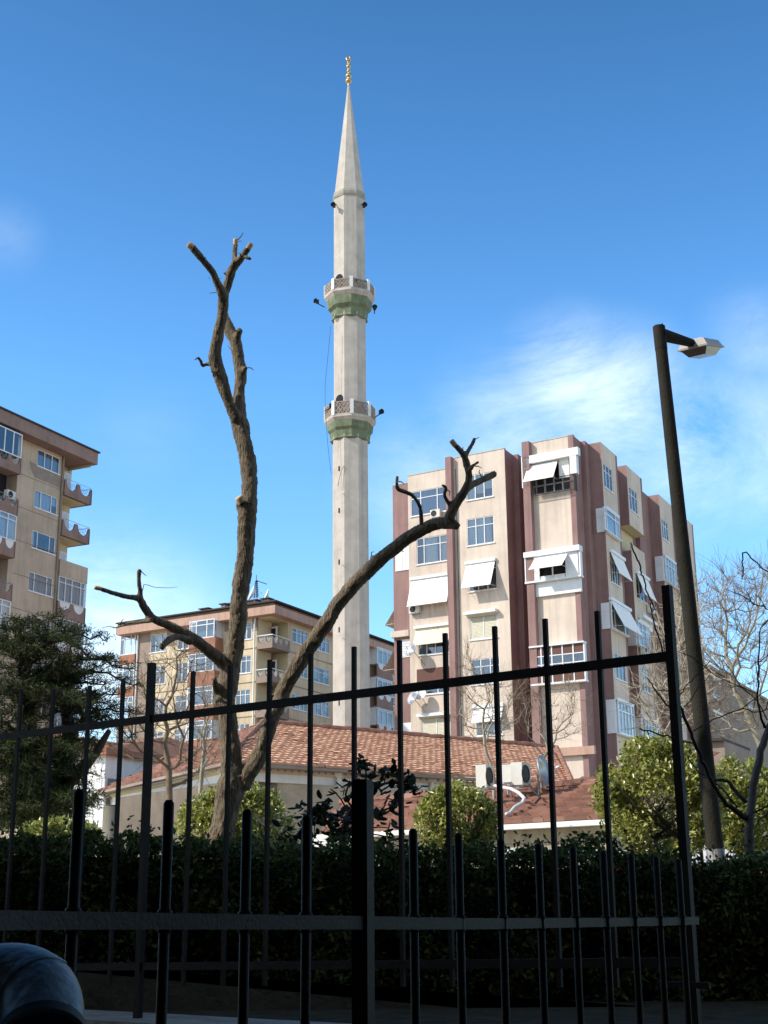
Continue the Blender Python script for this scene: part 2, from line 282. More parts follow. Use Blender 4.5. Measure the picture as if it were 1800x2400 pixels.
def ac_unit(F, s, z, o=0, w=.8, h=.55, d=.3, label='white air conditioning unit on the wall', group=None, org=None):
    P = F.P(s, z, o+.05); t = thing('air_conditioner', label, 'air conditioner', P, group)
    m = MB(); F.box(m, s-w/2, s+w/2, z, z+h, o+.06, o+.06+d); m.build('housing', 'acbody', t)
    m = MB(); c = F.P(s-w*.12, z+h/2, o+.065+d); U = Vector((F.u.x, F.u.y, 0)); V = Vector((0,0,1)); Wn = Vector((F.n.x, F.n.y, 0))
    m.lathe(c, [(h*.40,0),(h*.40,.015),(h*.36,.015),(h*.36,-.0)], 20, 0, 0, U, V, Wn); m.poly([c+Wn*.004+(U*math.cos(q)+V*math.sin(q))*h*.36 for q in [i*math.pi/10 for i in range(20)]], 0)
    m.build('fan_grille', 'black', t)
    m = MB()
    for q in (-w*.35, w*.35): F.box(m, s+q-.02, s+q+.02, z-.04, z-.003, o, o+.3+d*.3); F.box(m, s+q-.02, s+q+.02, z-.28, z-.05, o, o+.03)
    m.build('bracket', 'metal', t); return t
def dish(base, c, ndir, r=.4, label='white satellite dish', group='satellite dishes on the facades', mt='white'):
    c = Vector(c); nd = Vector(ndir).normalized(); t = thing('satellite_dish', label, 'satellite dish', Vector(base), group)
    u = nd.cross(Vector((0,0,1))).normalized(); v = nd.cross(u)
    m = MB(); m.lathe(c, [(.001,0),(r*.35,.03*r/.4),(r*.7,.09*r/.4),(r,.18*r/.4),(r*.985,.2*r/.4),(r*.68,.11*r/.4),(.001,.02)], 22, 0, 0, u, v, nd); m.build('reflector', mt, t, True)
    m = MB(); m.tube([c-v*-r*.95+nd*.15*r, c+nd*r*1.25], .012, 5); m.tube([c+nd*r*1.2, c+nd*r*1.38], .035, 8); m.build('feed_arm', 'metal', t)
    m = MB(); m.tube([Vector(base), c-nd*.02], .022, 6); m.build('mount', 'metal', t); return t
# ---------------------------------------------------------------- ground
def flat(name, pts, z, m, kind='structure'):
    mb = MB(); mb.poly([(x, y, z) for x, y in pts]); o = mb.build(name, m); tag(o, kind=kind); return o
FA = atY((356, 1700), 8.0); uT = Vector((math.sin(R(126.5)), math.cos(R(126.5))))          # line of the tall fence
def tl(s, off=0): return (FA.x+uT.x*s+uT.y*off, FA.y+uT.y*s-uT.x*off)
n_ = 300
flat('pavement', [(-800, -800), (800, -800), (800, tl(8)[1]), tl(8), tl(-8), (-800, tl(-8)[1])], 0, 'pave')
flat('park_ground', [tl(-8, -.15), tl(8, -.15), (900, tl(8)[1]-.1), (2500, 2500), (-2500, 2500), (-900, tl(-8)[1])], 1.0, 'ground')
flat('planting_bed', [tl(-7, -.3), tl(7, -.3), (9, 15), (-9, 15)], 1.004, 'soil')
# ---------------------------------------------------------------- right apartment block
uf = Vector((math.sin(R(121)), math.cos(R(121)))); us = az(27)
C0 = atY(Z('p6', 950, 135), 84); ZT = C0.z
front = Fac(C0, uf)
def plan(p): return Vector(p[:2])
def fs(k, x, y): return front.sz(Z(k, x, y))[0]
B = thing('apartment_block', 'tall cream and dusty rose apartment block with white awnings right of the minaret', 'building', (C0.x, C0.y, 1))
base = 1.0
# block 3 (right), block 2, block 1, block 0
s3l = fs('z3', 1092, 140); s2r = fs('z3', 935, 165); s2l = fs('z3', 496, 245)
def setback(k, x, y): q = atZ(Z(k, x, y), ZT); return -(plan(q)-plan(C0)).dot(front.n)
d1 = max(1.2, setback('z3', 495, 327)); F1 = Fac(plan(C0)-front.n*d1, uf); s1l = F1.sz(Z('z3', 184, 378))[0]
d0 = d1+max(1.0, min(3, setback('z3', 180, 440)-d1)); F0 = Fac(plan(C0)-front.n*d0, uf); s0r = s1l; s0l = F0.sz(Z('z3', 66, 457))[0]
F3 = Fac(C0, uf); F2 = Fac(C0, uf)
sp_ = lambda a, b, *r: (a, b) + r
def W_(F, k, x0, y0, x1, y1, **kw): return window(F, B, rect(F, k, x0, y0, x1, y1), **kw)
# windows block 1
W_(F1,'z3',207,510,495,652, split=[.27,.72]); W_(F1,'z3',252,872,516,1036, split=[.22,.70]); W_(F1,'z3',226,1195,524,1338, cols=4, sill=True)
r = rect(F1,'z4',262,318,534,490); window(F1, B, r, cols=4, cur=.4); rA = r
W_(F1,'z4',256,650,546,800, split=[.56], transom=.33, fm='white'); r = rect(F1,'z4',288,1000,530,1190); window(F1, B, r, cols=2, shutter=True, transom=None)
W_(F2,'z3',636,385,848,540); W_(F2,'z3',642,722,858,898, split=[.33,.64]); W_(F2,'z3',655,1055,880,1256, cols=3, cur=.2)
W_(F2,'z4',664,205,885,376, cols=2, shutter=True, transom=None); W_(F2,'z4',676,553,905,728, cols=3); W_(F2,'z4',712,935,925,1130, cols=3)
# loggia openings in block 3
r3a = rect(F3,'p6',262,600,978,985); r3b = rect(F3,'z3',1146,1030,1526,1165); r3c = rect(F3,'z4',1186,468,1562,712)
F3.holes += [(r3a[0], r3a[1], r3a[2]+.15, r3a[3])]
mb = MB(); WM = ['cream','rose','dark','white','yellow']
F3.wall(mb, s3l, 0, base, ZT, 0, 2, .8)
F2.wall(mb, s2l, s2r, base, ZT, 0, 2); F1.wall(mb, s1l, s2l, base, ZT, 0, 2); F0.wall(mb, s0l, s0r, base, ZT, 1, 2)
pl = [plan(F0.P(s0l, 0)), plan(F0.P(s0r, 0)), plan(F1.P(s1l, 0)), plan(F1.P(s2l, 0)), plan(F2.P(s2l, 0)), plan(F2.P(s2r, 0))]
def wseg(p, q, z0, z1, mi): mb.quad((p.x,p.y,z0), (q.x,q.y,z0), (q.x,q.y,z1), (p.x,p.y,z1), mi)
wseg(pl[1], pl[2], base, ZT, 0); wseg(pl[3], pl[4], base, ZT, 1)
def walk(p, u, k, x, y):
    f = Fac(p, u); return plan(f.P(f.sz(Z(k, x, y))[0], 0))
q = pl[-1]; a = walk(q, us, 'z3', 1000, 190); wseg(q, a, base, ZT, 1); b = walk(a, uf, 'z3', 1040, 184); wseg(a, b, base, ZT, 1); c_ = walk(b, us, 'z3', 1078, 205); wseg(b, c_, base, ZT, 1)
B3l = plan(F3.P(s3l, 0)); fa = Fac(c_, uf); t = (B3l-c_).dot(front.u); dd = c_ + front.u*t; wseg(c_, dd, base, ZT, 1); wseg(dd, B3l, base, ZT, 1)
pl += [a, b, c_, dd, B3l, plan(C0)]
# right flank: steps then core plane, bays standing out
q = plan(C0); a = walk(q, us, 'p6', 1060, 188); b = walk(a, uf, 'p6', 1130, 178); c_ = walk(b, us, 'p6', 1188, 208); core = Fac(c_, us)
wseg(q, a, base, ZT, 1); wseg(a, b, base, ZT, 1); wseg(b, c_, base, ZT, 1)
bw = (walk(c_, uf, 'p6', 1375, 180) - c_).length; outer = Fac(c_ + front.u*bw, us)
outn = bw*front.u.dot(outer.n)
def os_(k, x, y): return outer.sz(Z(k, x, y))
SA = (0, os_('p6', 1600, 415)[0]); SB = (os_('z5', 433, 311)[0], os_('z5', 552, 430)[0]); SC = (os_('z5', 716, 599)[0], os_('z5', 822, 700)[0]); SD = (os_('z5', 905, 775)[0], os_('z5', 1000, 862)[0])
end = SD[1]+.5
Fo = dict(A=Fac(outer.P(0,0), us), B=Fac(outer.P(0,0), us), C=Fac(outer.P(0,0), us), D=Fac(outer.P(0,0), us))
def WO(F, k, x0, y0, x1, y1, x1t=None, **kw):
    # corners: top-left (x0,y0), bottom-right (x1,y1) on the outer flank plane
    return window(F, B, rect(F, k, x0, y0, x1, y1), **kw)
FoA = Fo['A']
WO(FoA,'z5',234,308,324,580, split=[.3,.66]); WO(FoA,'z5',294,1150,385,1390, cols=4, cur=.2, transom=None)
rE1 = rect(FoA,'z5',226,690,364,985); window(FoA, B, rE1, split=[.12,.72], o=.2, hole=False, transom=.28, fw=.09)
rE2 = rect(FoA,'z5',284,1520,430,1812); window(FoA, B, rE2, split=[.2,.8], o=.2, hole=False, transom=.3, cur=.3)
WO(FoA,'z6',286,405,375,632, cols=3); rE3 = rect(FoA,'z6',292,760,424,1046); window(FoA, B, rE3, cols=5, o=.2, hole=False, fw=.09)
FoB = Fo['B']
WO(FoB,'z5',456,512,540,772, split=[.33,.7]); WO(FoB,'p7',668,760,858,1225, cols=3, transom=None, cur=.3)
zB1 = os_('z5', 470, 850)[1]; zB2 = os_('p7', 606, 302)[1]
rF2 = rect(FoB,'p7',660,1520,890,2040); window(FoB, B, rF2, cols=3, o=.2, hole=False, cur=.9); WO(FoB,'z6',482,505,556,718, cols=3); rF3 = rect(FoB,'z6',494,900,606,1062); window(FoB, B, rF3, cols=5, o=.2, hole=False)
FoC = Fo['C']
WO(FoC,'z5',736,786,806,1008, cols=3); rG = rect(FoC,'z5',752,1120,862,1400); window(FoC, B, rG, cols=4, o=.2, hole=False); WO(FoC,'n6',300,760,360,930, cols=2); WO(FoC,'n6',330,1200,430,1390, cols=3)
# core flank wall with recesses of the open storeys
zb_ = [zB2, zB1]
core.wall(mb, 0, end, base, ZT, 1, 2)
def bay(F, s0, s1, z0, z1, fin=.4):
    F.wall(mb, s0, s1, z0, z1, 0, 2, .13)
    p = F.P(s0, 0); q_ = plan(p) - front.u*bw; wseg(q_, plan(p), z0, z1, 1)
    e = plan(F.P(s1+fin, 0)); wseg(plan(F.P(s1, 0)), e, z0, z1, 1); wseg(e, e-front.u*bw, z0, z1, 1)
    for z, k in ((z0, 4), (z1, 1)): mb.quad((q_.x,q_.y,z), (p.x,p.y,z), (e.x,e.y,z), ((e-front.u*bw).x,(e-front.u*bw).y,z), k)
bay(FoA, *SA, base, ZT); bay(FoB, *SB, zB1, ZT); bay(FoB, *SB, base, zB2); bay(FoC, *SC, base, ZT); bay(Fo['D'], *SD, base, ZT)
# pilaster strips on the core flank, thin rose fins on the front, cream/brown bands
for x in (SA[1]+.9, SB[1]+.9, SC[1]+.7): core.box(mb, x, x+.35, base, ZT+.002, 0, .3, 1)
F2.box(mb, s2l-.02, s2l+.42, base, ZT+.05, -.05, .38, 1); F3.box(mb, s3l-.02, s3l+.5, base, ZT+.05, -.05, .42, 1); F3.box(mb, -.36, .004, base, ZT+.05, -.06, .06, 1)
# back and roof
ce = plan(core.P(end, 0)); bk = ce - front.u*14; b0 = pl[0] + us*12
wseg(ce, bk, base, ZT, 1); wseg(b0, pl[0], base, ZT, 1); wseg(bk, b0, base, ZT, 1)
mb.poly([(p.x, p.y, ZT-.4) for p in pl+[a, b, c_, ce, bk, b0]], 0)
mb.build('wall', WM, B)
# parapet coping on the front blocks
m = MB()
for F, x0, x1 in ((F3, s3l, 0), (F2, s2l, s2r), (F1, s1l, s2l), (F0, s0l, s0r)): F.box(m, x0, x1, ZT, ZT+.06, -.22, .03)
m.build('coping', 'conc', B)
# loggia with beam, rail and curtain (top storey of block 3)
m = MB(); a0, a1, a2, a3 = r3a
F3.box(m, a0-.35, a1+.5, a3-.02, a3+.5, .004, .42); F3.box(m, a0-.35, a0+.08, a2+.6, a3-.02, .004, .42); F3.box(m, a1-.1, a1+.35, a2+1.0, a3-.02, .004, .40); F3.box(m, a0, a1, a2+.75, a2+.83, -.4, -.3)
for i in range(5): x = a0+(a1-a0)*(i+.5)/5; F3.box(m, x-.05, x+.05, a2+.15, a3, -.4, -.31)
m.build('loggia_frame', 'white', B)
m = MB(); F3.box(m, a0-.3, a1+.2, a2+.92, a2+.96, .36, .40)
for i in range(44): x = a0-.25+(a1-a0+.45)*i/43; F3.box(m, x-.012, x+.012, a2-.05, a2+.92, .37, .39)
F3.box(m, a0-.3, a1+.2, a2-.08, a2-.04, .36, .40)
for x in (a0-.28, a1+.15): F3.box(m, x-.02, x+.02, a2-.1, a2+.95, .005, .385)
m.build('balcony_railing', 'black', B)
m = MB(); x0 = a0+(a1-a0)*.67
for i in range(20): m.quad(F3.P(x0+(a1-x0)*i/20, a2+.95, .02*(i % 2)), F3.P(x0+(a1-x0)*(i+1)/20, a2+.95, .02*((i+1) % 2)), F3.P(x0+(a1-x0)*(i+1)/20, a3, .02*((i+1) % 2)), F3.P(x0+(a1-x0)*i/20, a3, .02*(i % 2)))
m.build('sun_curtain', 'awn', B)
awning(F3, B, a0-.02, a0+(a1-a0)*.67, a3-.1, a2+(a3-a2)*.37, .95, .06, housing=False)
# enclosed balconies (white boxes) block 3
def box_enclosure(F, r, nb, frame='white', panel=None, o=.45, top=.35, side_glass=True):
    a0, a1, a2, a3 = r; m = MB()
    F.box(m, a0-.3, a1+.25, a3, a3+top, .003, o+.12); F.box(m, a0-.3, a1+.25, a2-.12, a2, .003, o+.05)
    for i in range(nb+1): x = a0-.25+(a1-a0+.45)*i/nb; F.box(m, x-.04, x+.04, a2, a3, o-.06, o)
    F.box(m, a0-.25, a0-.17, a2, a3, .003, o-.06); F.box(m, a1+.12, a1+.2, a2, a3, .003, o-.06); w = m.build('enclosed_balcony', frame, B); return w
w = box_enclosure(F3, r3b, 4); a0, a1, a2, a3 = r3b
m = MB()
for i, wd in ((0, 1), (3, 1)): x0 = a0-.2+(a1-a0+.35)*i/4; F3.box(m, x0, x0+(a1-a0)/4, a2, a3, .36, .39)
for i in (1, 2): x0 = a0-.2+(a1-a0+.35)*i/4; F3.box(m, x0, x0+(a1-a0)/4, a3-.3, a3, .36, .39); F3.box(m, x0, x0+(a1-a0)/4, a2, a2+.25, .36, .39)
F3.box(m, a0-.05, a1+.1, a2-1.0, a2-.125, .003, .2); F3.box(m, a1+.14, a1+.17, a2, a3, .01, .38)
m.build('panel', 'white', w)
m = MB(); F3.box(m, a0, a1, a2+.05, a3-.05, .008, .02); m.build('opening', 'dark', w)
awning(F3, B, a0+(a1-a0)*.13, a0+(a1-a0)*.82, a3-.05, a2+.55, 1.15, .3, housing=False)
w = box_enclosure(F3, r3c, 5, o=.4, top=.1); a0, a1, a2, a3 = r3c; h = a3-a2
m = MB()
for z0, z1 in ((a3-h*.24, a3-.02), (a2+.02, a2+h*.24)): F3.box(m, a0-.2, a1+.15, z0, z1, .33, .36)
F3.box(m, a1+.14, a1+.17, a2, a3, .01, .36); m.build('panel', 'brownpanel', w)
m = MB()
for z in (a3-h*.26, a2+h*.26, a2+h*.5): F3.box(m, a0-.2, a1+.15, z-.03, z+.03, .345, .395)
m.build('transom', 'white', w)
m = MB(); m.quad(F3.P(a0-.2,a2+h*.26,.35), F3.P(a1+.15,a2+h*.26,.35), F3.P(a1+.15,a3-h*.26,.35), F3.P(a0-.2,a3-h*.26,.35)); m.build('pane', 'glass', w)
m = MB(); F3.box(m, a0-.1, a1+.1, a2+.05, a3-.05, .008, .02); m.build('backing', 'brownpanel', w)
m = MB(); zl = F3.sz(Z('z4', 1250, 1250))[1]; F3.box(m, s3l-.1, .5, zl-.5, zl, .02, .3); m.build('ledge', 'fascia', B)
# awnings of the front
def AW(F, k, x0, y0, x1, y1, yb, out, mt='awn', **kw):
    a0, zt = F.sz(Z(k, x0, y0)); a1 = F.sz(Z(k, x1, y1))[0]; zb = F.sz(Z(k, x0, yb), out)[1]; return awning(F, B, a0, a1, zt, zb, out, mt=mt, **kw)
AW(F1,'z3',215,1200,524,1150,1392,.75); AW(F2,'z3',642,1078,868,1040,1248,.9, segs=3)
AW(F1,'z4',250,318,526,285,436,.55,'awny', boxo=.3); AW(F2,'z4',646,212,882,180,225,.02,'shut', boxo=.42, arms=False); AW(F1,'z4',275,1002,540,965,1010,.02,'shut', arms=False, boxo=.35); AW(F2,'z4',700,935,930,910,1040,.5,'awn')
m = MB(); a0, a1, a2, a3 = rect(F1,'z4',256,640,546,700); F1.box(m, a0, a1, a2, a3+.1, -.02, .03); w = m.build('window_band', 'brownpanel', B)
# rose block: white enclosed stretch and ledges
m = MB(); a0, a1, a2, a3 = rect(F0,'z3',90,945,198,1112); F0.box(m, a0, a1, a2, a3, .003, .05)
for i in range(1, 4): x = a0+(a1-a0)*i/4; F0.box(m, x-.02, x+.02, a2, a3, .05, .07)
m.build('white_panel', 'white', B); m = MB(); a0, a1, a2, a3 = rect(F0,'z4',120,400,212,528); F0.box(m, a0, a1, a2, a3, .003, .04); zz = a2+.1
while zz < a3: F0.box(m, a0, a1, zz, zz+.05, .04, .07); zz += .17
m.build('slatted_panel', 'white', B); m = MB(); a0, a1, a2, a3 = rect(F0,'z4',150,1045,228,1190); F0.box(m, a0, a1, a2, a3, .003, .05)
m.build('white_panel', 'white', B)
m = MB(); a0, a1, a2, a3 = rect(F0,'z4',90,338,210,370); F0.box(m, a0-.2, a1, a2, a3, .003, .35); m.build('ledge', 'cream', B)
# flank enclosures: front-facing white sides, boxes, awnings
for rr in (rE1, rE2, rE3):
    m = MB(); FoA.box(m, -.02, rr[1], rr[2]-.05, rr[3]+.12, .003, .03); FoA.box(m, -.02, rr[1], rr[3], rr[3]+.12, .03, .2); FoA.box(m, -.02, rr[1], rr[2]-.1, rr[2]-.002, .03, .2); f = Fac(plan(outer.P(0,0)) - front.u*(bw), uf)
    f.box(m, bw*.35, bw, rr[2]-.02, rr[3]+.02, .004, .10); f.box(m, bw*.35, bw, rr[3]-(rr[3]-rr[2])*.33-.03, rr[3]-(rr[3]-rr[2])*.33+.03, .10, .13); m.build('enclosed_balcony', 'white', B)
pB = plan(outer.P(SB[0],0)); fB = Fac(pB-front.u*bw, uf); pC = plan(outer.P(SC[0],0)); fC = Fac(pC-front.u*bw, uf)
for (f, F, rr, s0) in ((fB, FoB, rF2, SB[0]), (fB, FoB, rF3, SB[0]), (fC, FoC, rG, SC[0])):
    m = MB(); F.box(m, s0-.02, rr[1], rr[2]-.05, rr[3]+.1, .003, .03); F.box(m, s0-.02, rr[1], rr[3], rr[3]+.12, .03, .2); F.box(m, s0-.02, rr[1], rr[2]-.1, rr[2]-.002, .03, .2); f.box(m, bw*.3, bw, rr[2]-.02, rr[3]+.02, .004, .10); f.box(m, bw*.3, bw, rr[2]+1.2, rr[2]+1.27, .10, .13); m.build('enclosed_balcony', 'white', B)
AW(FoA,'z5',286,1085,402,1160,1200,.6, segs=2); AW(FoB,'p7',655,690,858,800,930,.6, segs=2); AW(FoA,'z5',284,1500,455,1610,1640,.9, segs=2); AW(FoB,'p7',705,1460,945,1640,1560,.02,'awn', arms=False, boxo=.4)
m = MB(); FoB.box(m, SB[0]+.1, SB[1], zB2, zB2+.5, -.1, -.02); m.build('parapet', 'cream', B)
m = MB(); core.box(m, SB[0]+.1, SB[1], zB2+.1, zB1-.05, .003, .03); m.build('loggia_wall', 'yellow', B)
# left end awnings seen in profile
f = Fac(plan(F0.P(s0l, 0)) + us*3.0, -us)
for (x0, y0, x1, y1) in ((70,1400,40,1500),):
    zt = F0.sz(Z('z3', 74, 1380))[1]; awning(f, B, .3, 2.4, zt, zt-1.3, 1.0, housing=False, mt='awny')
zt = F0.sz(Z('z4', 100, 425))[1]; awning(f, B, .3, 2.4, zt, zt-1.7, 1.2, housing=False, mt='shut')
# drainpipes and a slack cable on the flank and fronts
for x in (SA[1]+.62, SC[1]+.45): m = MB(); m.tube([core.P(x, ZT-.6, .06), core.P(x, base, .06)], .055, 7); m.build('drainpipe', 'stain', B)
m = MB(); m.tube([F2.P(s2l+.6, ZT-.8, .03), F2.P(s2l+.63, ZT-9, .04), F2.P(s2l+.58, ZT-20, .03), F2.P(s2l+.62, 3, .03)], .018, 4); m.build('cable', 'cable', B)
# air conditioners and dishes
a0, z0 = F1.sz(Z('z3', 252, 1456)); ac_unit(F1, a0, z0, label='white air conditioner under the widest white awning of the rose and cream block')
a0, z0 = F1.sz(Z('z3', 415, 712)); ac_unit(F1, a0, z0, w=.75, label='white air conditioner beneath the top left window of the rose and cream block')
a0, z0 = FoB.sz(Z('p7', 880, 1390)); ac_unit(FoB, a0, z0, label='air conditioner on the shaded flank beside a white awning window')
a0, z0 = FoB.sz(Z('p7', 640, 2060)); ac_unit(FoB, SB[0]+.55, z0, .1, label='air conditioner low on the shaded flank of the rose block')
for (x, y, lb) in ((228, 485, 'grey satellite dish beside the cream awning of the rose and cream block'), (236, 858, 'lower grey satellite dish on the left edge of the rose and cream block')):
    s_, z_ = F1.sz(Z('z4', x, y), .7); dish(F1.P(s_+.5, z_-.9, 0), F1.P(s_, z_, .7), (-.75,-.6,.35), .48, lb, mt='metal')
s_, z_ = F1.sz(Z('z4', 292, 835), .5); dish(F1.P(s_+.1, z_-.6, 0), F1.P(s_, z_, .5), (-.4,-.8,.5), .42, 'small white satellite dish next to the lower grey dish on the cream wall')
# ---------------------------------------------------------------- left apartment block
ul = az(26); K0 = atY(Z('p4', 950, 760), 90); FL = Fac(K0, ul)
B = thing('apartment_block', 'tall tan apartment block with scalloped corner balconies at the left edge', 'building', (K0.x, K0.y, 1))
topz = FL.sz(Z('p4', 950, 700))[1]+.3
def WL(k, x0, y0, x1, y1, **kw): return window(FL, B, rect(FL, k, x0, y0, x1, y1), transom=kw.pop('transom', None), **kw)
WL('p4',570,712,885,1100, cols=3); WL('p4',525,1318,850,1708, split=[.28,.74]); WL('p5',485,262,818,645, split=[.24,.76], cur=.3); WL('p5',438,882,778,1275, split=[.24,.76]); WL('p5',402,1525,750,1850, split=[.2,.62], cur=.5)
rows = [('p5',380,2160,725,2480), ('p5',360,2790,700,3120)]
for r_ in rows: WL(*r_, split=[.24,.76])
smin = FL.sz(Z('p4', -200, 600))[0]; slf = [FL.sz(Z('p4', 0, 600))[0]]
xb = FL.sz(Z('p4', 310, 900))[0]            # right edge of the left balcony stack
bl_o = 1.0
mb = MB()
zg = lambda k, x, y, o=0: FL.sz(Z(k, x, y), o)[1]
op1 = (zg('p4', 255, 1430), zg('p4', 255, 1110)); op2 = (zg('p5', 150, 1050), zg('p5', 150, 690)); xo = FL.sz(Z('p4', 252, 1250))[0]
FL.holes += [(smin-1, xo, op1[0]-.6, op1[1]+.35), (smin-1, xo-.3, op2[0]-.6, op2[1]+.3)]
FL.wall(mb, smin-1, 0, base, topz, 0, 2, .9)
# corner recess
sc = FL.sz(Z('p4', 1075, 1060), -1.3)[0]; e0 = plan(FL.P(0,0)); e1 = plan(FL.P(0,0,-1.3)); e2 = plan(FL.P(sc,0,-1.3)); e3 = plan(FL.P(sc,0,-12)); e4 = plan(FL.P(smin-1,0,-12)); e5 = plan(FL.P(smin-1,0,0))
zE = zg('p5', 905, 945)   # below this the corner is enclosed
for p, q_, k in ((e0,e1,1), (e1,e2,1), (e2,e3,0), (e3,e4,0), (e4,e5,0)): mb.quad((p.x,p.y,base), (q_.x,q_.y,base), (q_.x,q_.y,topz), (p.x,p.y,topz), k)
for i in range(13):   # floor joints
    z = zg('p4', 600, 1205) - i*(zg('p4', 600, 1205)-zg('p5', 590, 530)*1)/2*1.0
    if z > base: FL.box(mb, xb, -.02, z-.02, z+.02, .002, .015, 3)
mb.build('wall', ['tan', 'ochre', 'dark', 'stain'], B)
m = MB(); P = [Z('p4',440,890), Z('p4',560,960), Z('p4',905,1120), Z('p4',905,1305), Z('p4',520,1140), Z('p4',470,1040)]
m.poly([FL.P(*FL.sz(p_, .006), .006) for p_ in P]); m.build('cement_patch', 'stain', B)
eo = 1.0; xe = FL.sz(Z('p4', 1462, 900), eo)[0]; ze0 = FL.sz(Z('p4', 1460, 955), eo)[1]; ze1 = FL.sz(Z('p4', 1490, 790), eo)[1]
m = MB(); FL.box(m, smin-1.5, xe, ze0, ze1, -13, eo); m.build('fascia', 'brown', B)
m = MB(); FL.box(m, smin-1.5, xe+.12, ze1, ze1+.1, -13.1, eo+.12); m.build('roof', 'roofdark', B)
m = MB(); FL.box(m, sc-.4, xe-.35, ze0-.22, ze0-.002, -3.5, eo-.3); m.build('soffit', 'yellow', B)
m = MB(); pz = zg('p4', 1000, 800); m.tube([FL.P(.35, pz+.3, .5), FL.P(-.05, pz-.2, .1), FL.P(-.08, base, .1)], .075, 8); m.build('drainpipe', 'stain', B, True)
def scallop(F, mb, s0, s1, z0, z1, o0, o1, n, dip, mi=0, m2=None, fill=None):
    k = 14; w = (s1-s0)/n; P = [(s0, z1)]
    for i in range(n):
        for j in range(k+1):
            t = j/k; x = s0+w*i+w*(.1+.8*t); P.append((x, z1-dip*math.sqrt(max(0, 1-(2*t-1)**2))))
    P.append((s1, z1))
    for i in range(len(P)-1):
        (x0, a), (x1, b) = P[i], P[i+1]
        if x1-x0 < 1e-6: continue
        mb.hexa([F.P(x0,z0,o0), F.P(x1,z0,o0), F.P(x1,z0,o1), F.P(x0,z0,o1), F.P(x0,a,o0), F.P(x1,b,o0), F.P(x1,b,o1), F.P(x0,a,o1)], mi)
    if fill:
        for i in range(n):
            pts = [F.P(s0+w*i+w*(.1+.8*j/k), z1-dip*math.sqrt(max(0, 1-(2*j/k-1)**2)), (o0+o1)/2) for j in range(k+1)]; fill.poly(pts)
def lattice(F, m, s0, s1, z1, o, n, dip):
    w = (s1-s0)/n
    for i in range(n):
        cx = s0+w*(i+.5); hw = w*.38
        for q in (.62, .3):
            m.tube([F.P(cx+hw*q*math.cos(a_), z1-.04+dip*q*math.sin(a_)*-1, o) for a_ in [math.pi*j/10 for j in range(11)]], .012, 4)
        for a_ in (.5, 1.1, 1.57, 2.05, 2.65): m.tube([F.P(cx+hw*.3*math.cos(a_), z1-.04-dip*.3*math.sin(a_), o), F.P(cx+hw*1.0*math.cos(a_), z1-.04-dip*.95*math.sin(a_), o)], .01, 4)
def balcony(F, B, s0, s1, z0, z1, o, n=2, dip=.5, back=3, mt='brown', fill=None, endcap=True, far=None, nb=None, lat='metal', rail=True):
    m = MB(); fl = MB() if fill else None
    scallop(F, m, s0, s1, z0, z1, o-.12, o, n, dip, 0, None, fl)
    F.box(m, s0, s1, z0, z0+.16, -back, o-.12)
    f2 = None
    if endcap:
        g = Fac(F.P(s1, 0, o), Vector((-F.n.x, -F.n.y))); scallop(g, m, 0, back+o, z0, z1, -.12, -.003, nb or n+1, dip, 0, None, fl)
    w = m.build('balcony', [mt], B)
    if fill: fl.build('infill', fill, w)
    else:
        m = MB(); lattice(F, m, s0, s1, z1, o-.06, n, dip); m.build('ironwork', lat, w)
    if rail:
        m = MB(); m.tube([F.P(s0, z1+.1, o-.06), F.P(s1, z1+.1, o-.06)] + ([F.P(s1-.06, z1+.1, -back)] if endcap else []), .02, 5); m.build('railing', lat, w)
    return w
def rb(F, k, x0, y0, x1, y1, o): return rect(F, k, x0, y0, x1, y1, o)
o_ = .1
a0, z1 = FL.sz(Z('p4', 1380, 1335), o_); z0 = FL.sz(Z('p4', 1375, 1560), o_)[1]; stor = z1 - FL.sz(Z('p5', 1342, 258), o_)[1]; sB = FL.sz(Z('p4', 975, 1200), o_)[0]
balcony(FL, B, sB, a0, z0, z1, o_, 2, .62, 3.2); balcony(FL, B, sB, a0, z0-stor, z1-stor, o_, 2, .62, 3.2)
for i in range(3): m = MB(); z = z0-stor*i; FL.box(m, sB, a0-.2, z-.1 if i < 2 else z+.55, z-.003 if i < 2 else z+.62, -3.1, o_-.2); 
for i in (0, 1): m = MB(); FL.box(m, sB+.05, a0-.35, z0-stor*i-.06, z0-stor*i-.003, -3.0, o_-.3); m.build('soffit', 'yellow', B)
for i in range(3): zz = z0-stor*i+.16; m = MB(); FL.box(m, sc-.85, sc-.1, zz+.05, zz+2.1, -1.33, -1.25); m.build('balcony_door', 'white', B)
for i in range(3): zz = z0-stor*i+.16; m = MB(); FL.box(m, sc-.75, sc-.2, zz+.9, zz+2.0, -1.26, -1.24); m.build('door_glass', 'curtain', B)
zt = zg('p5', 1320, 840, o_); zm = zg('p5', 1303, 1078, o_); zw = zg('p5', 1275, 1440, o_); zb = zg('p5', 1272, 1680, o_)
m = MB(); FL.box(m, sB, a0, zm, zt, -3.2, o_); m.build('parapet_band', 'tan', B)
st2 = zw-(zw-zb); hgt = zm-zb
